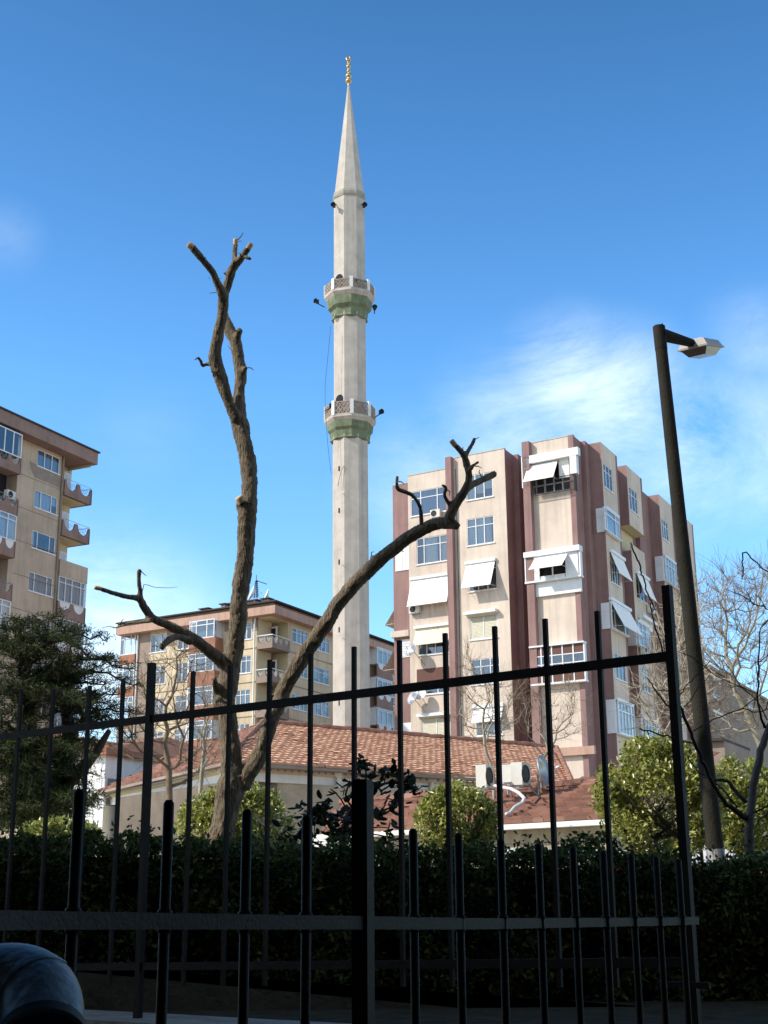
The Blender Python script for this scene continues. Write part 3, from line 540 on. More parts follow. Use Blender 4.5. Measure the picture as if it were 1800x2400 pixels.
for i in range(6):
    zz = zw-hgt*i
    if zz < 4: break
    m = MB(); FL.box(m, sB+.1, a0-.1, zz+.02, zz+.02+(zm-zw)-.04, -3.0, o_-.16); m.build('room', 'curtain', B)
    window(FL, B, (sB+.02, a0-.02, zz+.01, zm-hgt*i-.01), cols=4, split=[.24,.48,.8], o=o_, hole=False, transom=.24, sill=False, cur=0)
    g = Fac(FL.P(a0, 0, o_), Vector((-FL.n.x, -FL.n.y))); window(g, B, (.02, 3.1, zz+.01, zm-hgt*i-.01), cols=3, o=.0, hole=False, transom=.24, sill=False, cur=0)
    balcony(FL, B, sB, a0, zz-(zw-zb), zz, o_, 2, .55, 3.2, fill='whitewall', rail=False)
# left balcony stack
zz = lambda k, y, x=0: FL.sz(Z(k, x, y), bl_o)[1]
xs = FL.sz(Z('p4', 322, 900), bl_o)[0]; sm = smin-1
def stack_par(ztop, zbot, fill=None, rail=False): balcony(FL, B, sm, xs, zbot, ztop, bl_o, 3, .55, 0, fill=fill, rail=rail, endcap=True, nb=1)
za = FL.sz(Z('p4', 320, 860), bl_o)[1]; zb_ = FL.sz(Z('p4', 315, 1100), bl_o)[1]; sto = za - FL.sz(Z('p4', 285, 1480), bl_o)[1]
ztop_w = FL.sz(Z('p4', 335, 500), bl_o)[1]
window(FL, B, (sm, xs-.02, za+.01, ztop_w), cols=4, o=bl_o, hole=False, transom=None, sill=False, cur=0, fw=.07)
m = MB(); FL.box(m, sm, xs-.2, za, ztop_w+.6, .003, bl_o-.2); m.build('room', 'dark', B)
stack_par(za, zb_)
stack_par(za-sto, zb_-sto, rail=True)
for i in (2, 4, 6):
    z_ = za-sto*i
    if z_ < 3: break
    window(FL, B, (sm, xs-.02, z_+.01, z_+sto-(za-zb_)-.01), cols=4, o=bl_o, hole=False, transom=.22, sill=False, cur=0, fw=.07)
    m = MB(); FL.box(m, sm, xs-.2, z_, z_+sto-(za-zb_), .003, bl_o-.2); m.build('room', 'curtain', B)
    stack_par(z_, z_-(za-zb_), fill='whitewall'); stack_par(z_-sto, z_-(za-zb_)-sto, rail=True)
a_, z_ = FL.sz(Z('p4', 100, 1540), .2); ac_unit(FL, a_, z_+.3, .2, label='white air conditioner standing in an open balcony of the left tan block')
# ---------------------------------------------------------------- middle apartment block
Q0 = atY(Z('n1', 1130, 1540), 116); FM1 = Fac(Q0, uf); FM2 = Fac(Q0, us)
B = thing('apartment_block', 'ochre apartment block with brown roof band and antenna behind the pruned tree and minaret', 'building', (Q0.x, Q0.y, 1))
eo = .9
def off(F, o): return o
w1 = -eo
zf0 = FM1.sz(Z('n1', 1125, 1585))[1]; zf1 = FM1.sz(Z('n1', 1130, 1480))[1]; zf2 = FM1.sz(Z('n1', 1135, 1415))[1]
m1l = FM1.sz(Z('p3', 308, 300))[0]; m2r = FM2.sz(Z('p1', 1560, 315))[0]+1
wallF1 = Fac(plan(FM1.P(0,0,-eo)), uf); wallF2 = Fac(plan(FM2.P(0,0,-eo)), us)
# wall corner = intersection
wc = plan(Q0) - FM1.n*eo - FM2.n*eo; wallF1 = Fac(wc, uf); wallF2 = Fac(wc, us)
sL = wallF1.sz(Z('p3', 560, 450))[0]; sLL = wallF1.sz(Z('p3', 335, 500))[0]; s1c = wallF1.sz(Z('n1', 915, 1760))[0]; s2c = wallF2.sz(Z('n1', 1305, 1750))[0]
stM = 3.0
def zof(F, k, x, y): return F.sz(Z(k, x, y))[1]
zr = zof(wallF1, 'n1', 780, 1920); zr2 = zof(wallF1, 'z2', 890, 655); stM = zr-zr2; print('storey', stM)
rws = 7
c1 = rect(wallF1,'p3',738,380,935,585); c2 = rect(wallF1,'p3',1090,325,1290,540); c3 = rect(wallF1,'n1',640,1722,825,1920); bayr = rect(wallF1,'n1',120,1725,440,1920); lf = rect(wallF1,'p3',338,370,500,625)
d1_ = rect(wallF2,'p1',397,92,560,300); d2_ = rect(wallF2,'p1',630,165,792,380); d3_ = rect(wallF2,'p1',1388,458,1506,636); bb = rect(wallF2,'p1',1215,335,1378,545)
for i in range(rws):
    dz = stM*i; sh = lambda r_: (r_[0], r_[1], r_[2]-dz, r_[3]-dz)
    window(wallF1, B, sh(c1), cols=3, transom=.3 if i else None); window(wallF1, B, sh(c2), cols=3); window(wallF1, B, sh(c3), cols=3)
    window(wallF2, B, sh(d1_), cols=4); window(wallF2, B, sh(d2_), cols=3 if i % 2 else 4); window(wallF2, B, sh(d3_), cols=3)
mb = MB(); wallF1.wall(mb, sL, s1c, base, zf0, 0, 2); wallF2.wall(mb, s2c, m2r+4, base, zf0, 0, 2)
# recessed corner walls
k1 = plan(wallF1.P(s1c, 0)); k1i = plan(wallF1.P(s1c, 0, -2.0)); k2 = plan(wallF2.P(s2c, 0)); k2i = plan(wallF2.P(s2c, 0, -2.6))
ci = Fac(k1i, uf); tt = (k2i-k1i).dot(Vector((uf.x, uf.y))); 
def ws(p, q_, k): mb.quad((p.x,p.y,base), (q_.x,q_.y,base), (q_.x,q_.y,zf0), (p.x,p.y,zf0), k)
den = uf.x*us.y-uf.y*us.x; dv = k2i-k1i; ta = (dv.x*us.y-dv.y*us.x)/den; cc = k1i+uf*ta
ws(k1, k1i, 1); ws(k1i, cc, 1); ws(cc, k2i, 1); ws(k2i, k2, 1)
kL = plan(wallF1.P(sL, 0)); kb = kL + us*13; ke = plan(wallF2.P(m2r+4, 0)); kbe = ke - uf*13; ws(kb, kL, 0); ws(ke, kbe, 0)
for i in range(rws):
    z = (bayr[2]-1.2)-stM*i
    wallF1.box(mb, sL, s1c, z-.03, z+.03, .002, .05, 3); wallF2.box(mb, s2c, m2r, z-.03, z+.03, .002, .05, 3)
wallF1.box(mb, sL, s1c, c1[2]-.4, zf0-.002, .001, .01, 3) if False else None
mb.build('wall', ['ochre', 'yellow', 'dark', 'stain'], B)
for F, s0, s1 in ((wallF1, sL, s1c),):
    a_ = [(sL, sL+1.6, base+10, zf0), (sL+1.6, c1[0]-.05, c1[2]-.5, zf0), (c1[1]+.05, c2[0]-.05, c1[2]+.4, zf0), (c2[1]+.05, bayr[0]-.2, c1[2]+.3, zf0), (bayr[1]+.3, c3[0]-.06, bayr[2]+.6, zf0), (c3[1]+.06, s1c, bayr[2]+.3, zf0)]
    for (x0, x1, z0, z1) in a_:
        if x1 > x0: m = MB(); F.box(m, x0, x1, z0, z1, .003, .009); m.build('dark_panel', 'stain', B)  # darker panels on the upper wall between the windows
def rp_(d, back=11):
    c = plan(Q0) - FM1.n*d - FM2.n*d; f1 = Fac(c, uf); f2 = Fac(c, us); return [plan(f1.P(m1l-.2+d, 0)), c, plan(f2.P(m2r+5-d, 0)), plan(f2.P(m2r+5-d, 0, -back)), plan(f1.P(m1l-.2+d, 0, -back))]
m = MB(); m.prism(rp_(0), zf0, zf1, 0); m.build('fascia', 'fascia', B)
m = MB(); m.prism([k1+us*.02, wc, k2-uf*.02, k2i, cc, k1i], zf0-.12, zf0-.004, 0); m.build('ceiling', 'yellow', B)
m = MB(); m.prism(rp_(.4), zf1+.002, zf2-.12, 0); m.build('parapet', 'stain', B); m = MB(); m.prism(rp_(-.12), zf2-.12, zf2, 0)
m.build('roof', 'roofdark', B)
# projecting bays
for F, r_, ot in ((wallF1, bayr, 1.1), (wallF1, (sLL, sL-.2, lf[2], lf[3]), .0), (wallF2, bb, 1.0)):
    for i in range(rws):
        dz = stM*i; a0, a1, z0, z1 = r_[0], r_[1], r_[2]-dz, r_[3]-dz; hb = stM-(z1-z0)
        if F is wallF1 and ot > 0:
            m = MB(); F.box(m, a0, a1+.15, z0-hb, z0, -.1, ot); F.box(m, a0+.05, a1+.05, z0, z1, -.1, ot-.25, 1); m.build('bay', ['redbrown', 'curtain'], B)
        elif F is wallF1:
            m = MB(); F.box(m, a0, a1, z0-hb, z0, -3, .0); m.build('bay', ['redbrown'], B)
            g = Fac(F.P(a1, 0, 0), us); window(g, B, (0.02, 2.5, z0+.01, z1), cols=2, o=0, hole=False, cur=0, sill=False)
        else: balcony(F, B, a0, a1, z0-hb+.2, z0, ot, 2, .5, 0, fill='whitewall', rail=False); 
        if F is wallF2:
            m = MB(); F.box(m, a0+.03, a1-.03, z0, z1+.02, .003, ot-.2); F.box(m, a0, a1, z1+.02, z1+.25, .003, ot); m.build('room', 'curtain', B)
        window(F, B, (a0+.02, a1-.02, z0+.01, z1), split=[.28,.7] if F is wallF1 else [.33,.66], o=ot, hole=False, cur=.4 if i != 1 else .9, sill=False, fw=.08, transom=.27 if F is wallF1 else None)
# corner balconies
zbt = zof(FM1, 'n1', 1105, 1835); zbb = zof(FM1, 'n1', 1105, 2010)
for i in range(rws):
    dz = stM*i; z1 = zbt-dz-.15; z0 = zbb-dz
    e = wc; m = MB(); bo = .25
    cf1 = Fac(e+uf*0, uf); x0 = s1c+.05; x1 = s2c-.1
    fl = MB(); scallop(wallF1, m, x0, bo, z0, z1, bo-.12, bo, 2, .55, 0, None, None); g = wallF2; scallop(g, m, -bo, x1, z0, z1, bo-.12, bo, 3, .55)
    m.poly([wallF1.P(x0, z0, bo), wallF1.P(0, z0, bo)+Vector((uf.x*bo,uf.y*bo,0)), wallF2.P(x1, z0, bo), wallF2.P(x1, z0, -2), wallF1.P(x0, z0, -2)]); m.poly([wallF1.P(x0, z0+.15, bo), wallF1.P(0, z0+.15, bo), wallF2.P(x1, z0+.15, bo), wallF2.P(x1, z0+.15, -2), wallF1.P(x0, z0+.15, -2)])
    w = m.build('balcony', 'stain' , B)
    m = MB(); lattice(wallF1, m, x0, bo, z1, bo-.06, 2, .55); m.build('ironwork', 'white', w); m = MB(); lattice(wallF2, m, -bo, x1, z1, bo-.06, 3, .55); m.tube([wallF1.P(x0, z1+.12, bo), wallF1.P(bo, z1+.12, bo), wallF2.P(x1, z1+.12, bo)], .045, 5); m.build('ironwork', 'white', w)
    m = MB(); cF = Fac(k1i, uf); cF.box(m, ta*.25, ta*.25+.95, z0+.2, z0+2.35, .0, .06); m.build('balcony_door', 'white', B); m = MB(); cF.box(m, ta*.25+.14, ta*.25+.8, z0+.35, z0+2.2, .06, .07); m.build('door_glass', 'dark', B)
m = MB(); px_ = wallF1.P(s1c-.25, zf0-.1, .12); m.tube([px_+Vector((0,0,.1)), px_-Vector((0,0,.5))+wallF1.P(0,0,.1)-wallF1.P(0,0,0), (px_.x, px_.y, base)], .08, 7); m.build('drainpipe', 'whitewall', B); m = MB(); px_ = wallF1.P(sL+.2, zf0-.1, .12); m.tube([px_, (px_.x, px_.y, base)], .07, 7); m.build('drainpipe', 'whitewall', B)
# roof house, chimneys
def roofbox(k, x0, x1, ytop, back, h, mt, name='roof_house'):
    a0 = FM1.sz(Z(k, x0, ytop), -back)[0]; a1, zt = FM1.sz(Z(k, x1, ytop), -back); m = MB(); FM1.box(m, a0, a1, zf2-.3, zt, -back-3, -back, 0); FM1.box(m, a0-.2, a1+.2, zt+.002, zt+.12, -back-3.2, -back+.2, 1); m.build(name, [mt, 'roofdark'], B); return a0, a1, zt
roofbox('n1', 470, 890, 1425, 4.5, 1, 'fascia')
def chimney(k, x0, x1, ytop, back, lb=None):
    a0 = FM1.sz(Z(k, x0, ytop), -back)[0]; a1, zt = FM1.sz(Z(k, x1, ytop), -back); m = MB(); h = .55
    FM1.box(m, a0+.1, a1-.1, zf2-.5, zt-h, -back-.7, -back, 0)
    for x in (a0+.12, (a0+a1)/2-.08, a1-.28): FM1.box(m, x, x+.16, zt-h, zt-.08, -back-.65, -back-.05, 0)
    FM1.box(m, a0-.05, a1+.05, zt-.08, zt, -back-.8, -back+.1, 1); m.build('chimney', ['stain', 'roofdark'], B)
chimney('n1', 150, 270, 1512, 1.5); chimney('n1', 415, 490, 1455, 1.5); chimney('n1', 945, 1050, 1382, 1.5)
ab = FM1.sz(Z('n1', 885, 1385), -3)[0]; zt = FM1.sz(Z('n1', 885, 1095), -3)[1]; zb0 = FM1.sz(Z('n1', 885, 1390), -3)[1]; A = FM1.P(ab, zb0, -3)
t = thing('antenna_mast', 'thin lattice antenna mast on the roof of the ochre block', 'antenna', A)
m = MB(); H = zt-zb0
for dx, dy in ((-.15,0),(.15,0),(0,.22)): m.tube([A+Vector((dx,dy,0)), A+Vector((dx*.4,dy*.4,H*.75))], .03, 4)
for i in range(9): z = H*.75*i/9; w_ = .15*(1-.6*i/9)*1.6; m.tube([A+Vector((-w_,0,z)), A+Vector((w_,0,z+.25))], .022, 4); m.tube([A+Vector((-w_*1.3,0,z+.1)), A+Vector((w_*1.3,0,z+.1))], .02, 4)
m.tube([A+Vector((0,0,H*.7)), A+Vector((0,0,H))], .03, 5); m.build('mast', 'black', t)
m = MB(); e = Vector(FM1.P(*FM1.sz(Z('n1', 1025, 1212), -3), -3)); s0 = A+Vector((0,0,H*.76)); m.tube([s0, e], .035, 4)
m.build('boom', 'black', t)
for x, y, lb in ((862, 1345, 'white satellite dish left of the antenna mast on the ochre block roof'), (1048, 1365, 'white satellite dish above the chimney on the ochre block roof')):
    s_, z_ = FM1.sz(Z('n1', x, y), -3); dish(FM1.P(s_, z_-1, -3), FM1.P(s_, z_, -3), (-.9,-.25,.35), .7 if x < 900 else .55, lb, 'roof satellite dishes')
# ---------------------------------------------------------------- small far buildings
def simple_block(name, label, F, s0, s1, z1, wallm, roofm, wins, deep=10, eave=.3, Y=0):
    B = thing(name, label, 'building', F.P(s0, 1, 0)); mb = MB(); F.holes = [rect(F, *w_) for w_ in wins]
    F.wall(mb, s0, s1, base, z1, 0, 1); a0 = plan(F.P(s0,0)); a1 = plan(F.P(s1,0)); b1 = plan(F.P(s1,0,-deep)); b0 = plan(F.P(s0,0,-deep))
    for p, q_ in ((a1,b1), (b1,b0), (b0,a0)): mb.quad((p.x,p.y,base), (q_.x,q_.y,base), (q_.x,q_.y,z1), (p.x,p.y,z1), 0)
    mb.build('wall', [wallm, 'dark'], B); m = MB(); F.box(m, s0-eave, s1+eave, z1, z1+.25, -deep-eave, eave); (m.hexa if Y == 0 else (lambda q: None))([F.P(s0-eave,z1+.252,eave), F.P(s1+eave,z1+.252,eave), F.P(s1+eave,z1+.252,-deep), F.P(s0-eave,z1+.252,-deep), F.P(s0+1,z1+1.3,-deep/2), F.P(s1-1,z1+1.3,-deep/2), F.P(s1-1,z1+1.3,-deep/2-.1), F.P(s0+1,z1+1.3,-deep/2-.1)]); m.build('roof', roofm, B)
    for h in F.holes: window(F, B, h, cols=2, transom=None, hole=False, fw=.12, cur=.3)
    return B
Fw = Fac(atY(Z('l1', 822, 1060), 56), uf); simple_block('town_house', 'white plastered house with red roof edge beyond the mosque corner', Fw, Fw.sz(Z('l1', 250, 1200))[0], 0, Fw.sz(Z('l1', 820, 1062))[1], 'whitewall', 'redbrown', [('l1',672,1265,700,1330), ('l1',790,1240,812,1310), ('l1',792,1100,815,1165), ('l1',785,1395,808,1450), ('l1',672,1120,700,1180)])
Fw = Fac(atY(Z('l1', 826, 1040), 57), us); simple_block('town_house', 'ochre house with dark windows beside the white house beyond the mosque corner', Fw, 0.05, 14, Fw.sz(Z('l1', 830, 1020))[1], 'wallsun', 'redbrown', [('l1',862,1090,885,1160), ('l1',862,1190,885,1270)])
Fr = Fac(atY(Z('n6', 700, 1420), 118), us)
simple_block('apartment_block', 'distant brown apartment block seen through the bare plane tree at right', Fr, 0, 34, Fr.sz(Z('n6', 705, 1400))[1], 'stain', 'stain', [('n6',760,1480,830,1560), ('n6',760,1820,880,1900), ('n6',1110,1700,1180,1830), ('n6',960,1640,1040,1720), ('n6',760,1650,830,1730)], 14, Y=1)
# ---------------------------------------------------------------- minaret
MB_ = atY((823.6, 1700), 70); tipx = atY((817, 190), 70)
lean = (tipx.x-MB_.x)/(tipx.z-MB_.z)
T = thing('minaret', 'tall pale concrete minaret with two green bellied balconies and pointed cone', 'minaret', (MB_.x - lean*(MB_.z-1), 70, 1))
def mz(py): return atY((820, py), 70).z
def mr(px, py): return px*m_per_px(atY((820, py), 70))
def cx(z): return Vector((MB_.x+lean*(z-MB_.z), 70, 0))
ROT = math.pi/8*3+R(5)      # octagon turned so that a corner edge stands left of centre
vdir = R(-90)
def octa(m, prof, mi=0, rot=None, sides=8):   # prof (radius, z)
    rot = vdir-R(17.5) if rot is None else rot; n0 = len(m.v)
    for r, z in prof:
        c = cx(z)
        for k in range(sides): a = rot+2*math.pi*k/sides; m.v.append((c.x+r*math.cos(a), c.y+r*math.sin(a), z))
    for i in range(len(prof)-1):
        for k in range(sides): k2 = (k+1) % sides; m.f.append((n0+i*sides+k, n0+i*sides+k2, n0+(i+1)*sides+k2, n0+(i+1)*sides+k)); m.m.append(mi)
z_b1, z_b2, z_cone = mz(1035), mz(745), mz(470)
hw = lambda w, py: mr(w/2, py)/math.cos(R(12))
m = MB(); octa(m, [(hw(92,1700)*1.08, 1.0), (hw(90,1700), mz(1700)), (hw(85,1066), mz(1028))]); m.build('lower_shaft', 'conc', T)
m = MB(); octa(m, [(hw(78,960), mz(985)), (hw(77,760), mz(742))]); m.build('middle_shaft', 'conc', T)
m = MB(); octa(m, [(hw(76,660), mz(690)), (hw(74,480), mz(466))]); m.build('upper_shaft', 'conc', T)
m = MB(); octa(m, [(hw(73,455), mz(462)), (hw(4,200), mz(196))]); m.build('cone', 'conc', T)
m = MB(); octa(m, [(hw(72,468), mz(476)), (hw(76,468), mz(474)), (hw(79,462), mz(470)), (hw(79,462), mz(464)), (hw(73,460), mz(458))], sides=8); m.build('cone_rim', 'greenrim', T)
brot = vdir+R(5.5)
def gallery(zc, pys, wd):
    # pys: rail top, floor, corbel mid, corbel bottom
    yt, yf, ym, yb = pys; R0 = mr(wd/2, yf)/math.cos(R(5))
    m = MB(); bw_ = 47 if yb > 900 else 42.5; octa(m, [(mr(bw_-4,yb), mz(yb+4)), (mr(bw_+1,yb), mz(yb+1)), (mr(bw_-1,yb), mz(yb-3)), (mr(bw_+1,ym+6), mz(ym+6)), (mr(max(51, bw_+6),ym), mz(ym)), (R0*.90, mz(yf+12))], rot=brot); w = m.build('corbel', 'green', T)
    m = MB(); octa(m, [(R0*.90, mz(yf+12)), (R0*1.0, mz(yf+5)), (R0*1.0, mz(yf)), (R0*.5, mz(yf)-.02)], rot=brot); m.build('balcony_floor', 'conc', T)
    z0, z1 = mz(yf), mz(yt); h = z1-z0
    for k in range(8):
        a0 = brot+2*math.pi*k/8; a1 = brot+2*math.pi*(k+1)/8; c = cx(z0); P = Vector((c.x+R0*.97*math.cos(a0), c.y+R0*.97*math.sin(a0), z0)); Q = Vector((c.x+R0*.97*math.cos(a1), c.y+R0*.97*math.sin(a1), z0))
        u = (Q-P); Ln = u.length; u.normalize(); f = Fac(P, Vector((u.x, u.y))) ; f.n = Vector((u.y, -u.x))
        m = MB(); f.box(m, .05, Ln-.05, z0, z0+.06, -.05, .03); f.box(m, .05, Ln-.05, z1-.06, z1, -.05, .03)
        n = 4; g = 2
        for i in range(n):
            for j in range(g):
                x = .08+(Ln-.16)*(i+.5)/n; z = z0+.06+(h-.12)*(j+.5)/g; rx = (Ln-.16)/n*.5; rz = (h-.12)/g*.5
                for (a, b) in ((-1,1),(1,1)):
                    p = f.P(x-rx, z-rz*a, 0); q = f.P(x+rx, z+rz*a, 0); m.tube([p, q], .034, 4, cap=False)
                if (i+j) % 2: m.tube([f.P(x-rx, z, 0), f.P(x, z+rz, 0), f.P(x+rx, z, 0), f.P(x, z-rz, 0), f.P(x-rx, z, 0)], .030, 4, cap=False)
        m.build('balustrade_panel', 'bal', T)
        m = MB(); m.obox(P+Vector((0,0,h/2+.02)), Vector((math.cos(a0),math.sin(a0),0)), Vector((-math.sin(a0),math.cos(a0),0)), Vector((0,0,1)), .05, .09, h/2+.04); m.build('post', 'whitewall', T)
gallery(z_b2, (675, 697, 728, 752), 119); gallery(z_b1, (958, 988, 1014, 1036), 121)
for (py, yb) in ((935, 962), (655, 680)):     # arched doorways on the lit side
    zt, zb = mz(py), mz(yb); a = vdir-R(40); rr = mr(39.6, py)*.945; c = cx(zb); nn = Vector((math.cos(a), math.sin(a), 0)); tt_ = Vector((-nn.y, nn.x, 0)); m = MB(); h = zt-zb; w = .27
    pts = [c+nn*rr+tt_*x+Vector((0,0,zb+z)) for x, z in [(-w,-.5),(w,-.5),(w,h-w)] + [(w*math.cos(q), h-w+w*math.sin(q)) for q in [math.pi*i/8 for i in range(1, 8)]] + [(-w,h-w)]]
    m.poly(pts); m.poly([p+nn*-.25 for p in pts]); m.build('doorway', 'dark', T)
m = MB()
for py in (1108, 1205, 1325, 1482, 1652, 782, 512): a = vdir-R(42); rr = mr(45 if py > 1000 else 38.8, py)*.955; c = cx(0); nn = Vector((math.cos(a), math.sin(a), 0)); tt_ = Vector((-nn.y, nn.x, 0)); m.obox(c+nn*rr+Vector((0,0,mz(py))), tt_, nn, Vector((0,0,1)), .035, .03, .13)
m.build('slit_window', 'dark', T)
m = MB(); c = cx(mz(190)); zz0 = mz(200); r = lambda px: mr(px, 180)
prof = [(r(3),0)]
def bulb(y0, y1, w): zA, zB = mz(y0)-zz0, mz(y1)-zz0; return [(r(2), zA)] + [(r(w/2)*math.sin(math.pi*t)+r(1.2), zA+(zB-zA)*t) for t in (.2,.35,.5,.65,.8)] + [(r(2), zB)]
prof = [(r(3), 0)] + bulb(196, 184, 13) + bulb(184, 172, 12) + bulb(170, 163, 7) + bulb(161, 151, 9) + bulb(150, 144, 5) + [(.02, mz(141)-zz0)]
m.lathe(Vector((c.x, c.y, zz0)), prof, 12); m.build('finial', 'gold', T, True)
m = MB(); ct = Vector((cx(mz(135)).x, 70, mz(137))); rr = r(5.5); P = []
m.tube([ct+Vector((math.sin(a)*rr*.75, 0, -math.cos(a)*rr)) for a in [R(-150)+R(300)*i/14 + math.pi*0 for i in range(15)]], [.02+.07*math.sin(math.pi*i/14) for i in range(15)], 6); m.build('crescent', 'gold', T, True)
# hanging speakers
def speaker(px, py, toward, lb):
    P = atY((px, py), 69.2); base = Vector(toward); t = thing('loudspeaker', lb, 'loudspeaker', P, 'loudspeakers on the minaret')
    d = Vector((P.x-base.x, P.y-base.y, 0)); d = d.normalized() if d.length > .05 else Vector((0,-1,0))
    m = MB(); u = Vector((0,0,1)).cross(d); m.lathe(P-d*.12, [(.04,.05),(.06,.12),(.14,.27),(.15,.29),(.13,.27),(.04,.16)], 12, 0, 0, u, Vector((0,0,1)), d); m.box(P-Vector((.08,.08,.10)), P+Vector((.08,.08,.10))); m.build('horn', 'black', t)
    m = MB(); m.tube([P-Vector((0,0,.1)), base], .03, 5); m.build('bracket', 'black', t)
zr1, zr2 = mz(965), mz(685)
for (px, py, k, lb) in ((744, 707, -1, 'black loudspeaker hanging out left of the upper minaret balcony'), (878, 722, 1, 'black loudspeaker under the right rim of the upper minaret balcony'), (891, 966, 1, 'black loudspeaker standing out right of the lower minaret balcony'), (775, 951, -1, 'black loudspeaker on the left rail of the lower minaret balcony'), (836, 660, 0, 'black loudspeaker in the middle of the upper minaret balcony rail')):
    P = atY((px, py), 69.2); c = cx(P.z); speaker(px, py, (c.x+k*mr(58, py) if k else P.x, 69.6 if k else 68.6, P.z-.15), lb)
for (px, k, lb) in ((783, -1, 'loudspeaker under the left edge of the minaret cone rim'), (853, 1, 'loudspeaker under the right edge of the minaret cone rim')):
    P = atY((px, 478), 69.3); c = cx(P.z); speaker(px, 482, (c.x+k*mr(30, 478), 69.5, P.z+.1), lb)
m = MB(); P0 = atY((762, 955), 69); m.tube([atY((775, 765), 69), atY((769, 830), 69), atY((762, 900), 69), P0], .010, 4); m.tube([P0, atY((768, 1040), 69), atY((776, 1110), 69)], .010, 4); tag(m.build('cable', 'cable', None, org=P0), 'thin dark cable hanging down the left side of the minaret', 'cable')
m = MB(); pts = [atY(Z('n3', x, y), 69.02) for x, y in ((500,215),(480,260),(465,320),(458,360))]; m.tube(pts, .02, 4); m.build('crack', 'stain', T)
for (x, y) in ((490,412),(490,918),(490,1435)): m = MB(); m.tube([atY(Z('n3', x, y), 69.0), atY(Z('n3', x+16, y+9), 68.9)], .02, 4); m.build('iron_hook', 'stain', T)
# ---------------------------------------------------------------- tiled roofs
def tile_roof(A, Bp, D, Cp, row, cw, parent, name, mt):
    # eave A -> B, ridge D -> C
    A, Bp, Cp, D = map(Vector, (A, Bp, Cp, D)); u = (Bp-A).normalized(); nrm = u.cross((D-A)).normalized()
    if nrm.z < 0: nrm = -nrm
    v = nrm.cross(u); 
    if (D-A).dot(v) < 0: v = -v
    Hh = (D-A).dot(v); La = 0; Lb = (Bp-A).dot(u); Ld = (D-A).dot(u); Lc = (Cp-A).dot(u); nr = max(3, int(Hh/row)); m = MB(); rn = random.Random(5); k = 4
    for r_ in range(nr):
        t0 = r_/nr; t1 = (r_+1.12)/nr; l0 = Ld*t0; l1 = Lb+(Lc-Lb)*t0; j0 = int(math.floor(l0/cw)); j1 = int(math.ceil(l1/cw))
        for j in range(j0, j1):
            x0 = j*cw; 
            if x0+cw*.5 < l0 or x0+cw*.5 > l1: continue
            jit = rn.gauss(0, .008)+(.05 if rn.random() < .012 else 0); n0 = len(m.v)
            for i in range(k+1):
                x = x0+cw*i/k; hgt = .032*math.sin(math.pi*min(1, i/k*1.25))if i/k < .8 else .0
                for t, lift in ((t0, .08), (t1, .0)): m.v.append(tuple(A + u*x + v*(Hh*min(t, 1.0)+jit) + nrm*(hgt+lift+jit)))
            b0 = len(m.v)
            for i in range(k+1): x = x0+cw*i/k; m.v.append(tuple(A + u*x + v*(Hh*t0+jit) + nrm*0))
            for i in range(k):
                m.f.append((n0+2*i, n0+2*i+2, n0+2*i+3, n0+2*i+1)); m.m.append(0); m.f.append((b0+i, b0+i+1, n0+2*i+2, n0+2*i)); m.m.append(0)
    return m.build(name, mt, parent, False)
def ridge_line(P, Q, parent, mt='ridge', r=.12, step=.4):
    m = MB(); P = Vector(P); Q = Vector(Q); L_ = (Q-P).length; d = (Q-P).normalized(); n = int(L_/step); rn = random.Random(3)
    for i in range(n):
        a = P+d*(i*step); b = P+d*((i+1.15)*step); j = rn.uniform(-.015, .03); m.tube([a+Vector((0,0,j)), b+Vector((0,0,j+.03))], [r*1.05, r*.85], 7)
    return m.build('ridge_tiles', mt, parent)
# mosque
E0 = atY((533, 1784), 45); ur = az(52.5); ulft = az(-30)
FR = Fac(E0, ur); FLw = Fac(E0, -ulft)
sr, _ = FR.sz(Z('n5', 1000, 588)); sl, _ = FLw.sz(Z('z2', 62, 1290)); ze = E0.z
run = 7.3
# ridge plane points: line parallel to the eave, 'run' behind
_, zr_ = FR.sz(Z('p1', 700, 1192), -run); s_rl = FR.sz((616, 1700), -run)[0]; s_rr = FR.sz(Z('n5', 850, 300), -run)[0]
T = thing('mosque', 'low mosque with orange tiled hip roof and white eave band below the minaret', 'mosque', (E0.x, E0.y, 1))
ov = .0
tile_roof(FR.P(0, ze, 0), FR.P(sr, ze, 0), FR.P(s_rl, zr_, -run), FR.P(s_rr, zr_, -run), .37, .30, T, 'roof', 'tileO')
# left slope: eave from E0 along -ulft
Ll = sl   # negative s towards left-away
endL = FLw.P(sl, ze, 0); 
tile_roof(endL, FLw.P(0, ze, 0), FR.P(s_rl, zr_, -run)+Vector((ulft.x, ulft.y, 0))*.9, FR.P(s_rl, zr_, -run), .37, .30, T, 'roof', 'tileB')
ridge_line(FR.P(s_rl, zr_+.08, -run), FR.P(s_rr, zr_+.08, -run), T); ridge_line(FR.P(0, ze+.08, 0), FR.P(s_rl, zr_+.08, -run), T); ridge_line(FR.P(s_rr, zr_+.08, -run), FR.P(sr, ze+.08, 0), T)
m = MB(); bk = [FR.P(s_rl, zr_-.05, -run), FR.P(s_rr, zr_-.05, -run), FR.P(sr-1, ze, -run*2), FR.P(s_rl+2, ze, -run*2)]; m.poly(bk); m.build('rear_slope', 'tileO', T)
zo1 = FR.sz(Z('r1', 330, 492), -.45)[1]; zo2 = FR.sz(Z('r1', 330, 548), -.5)[1]
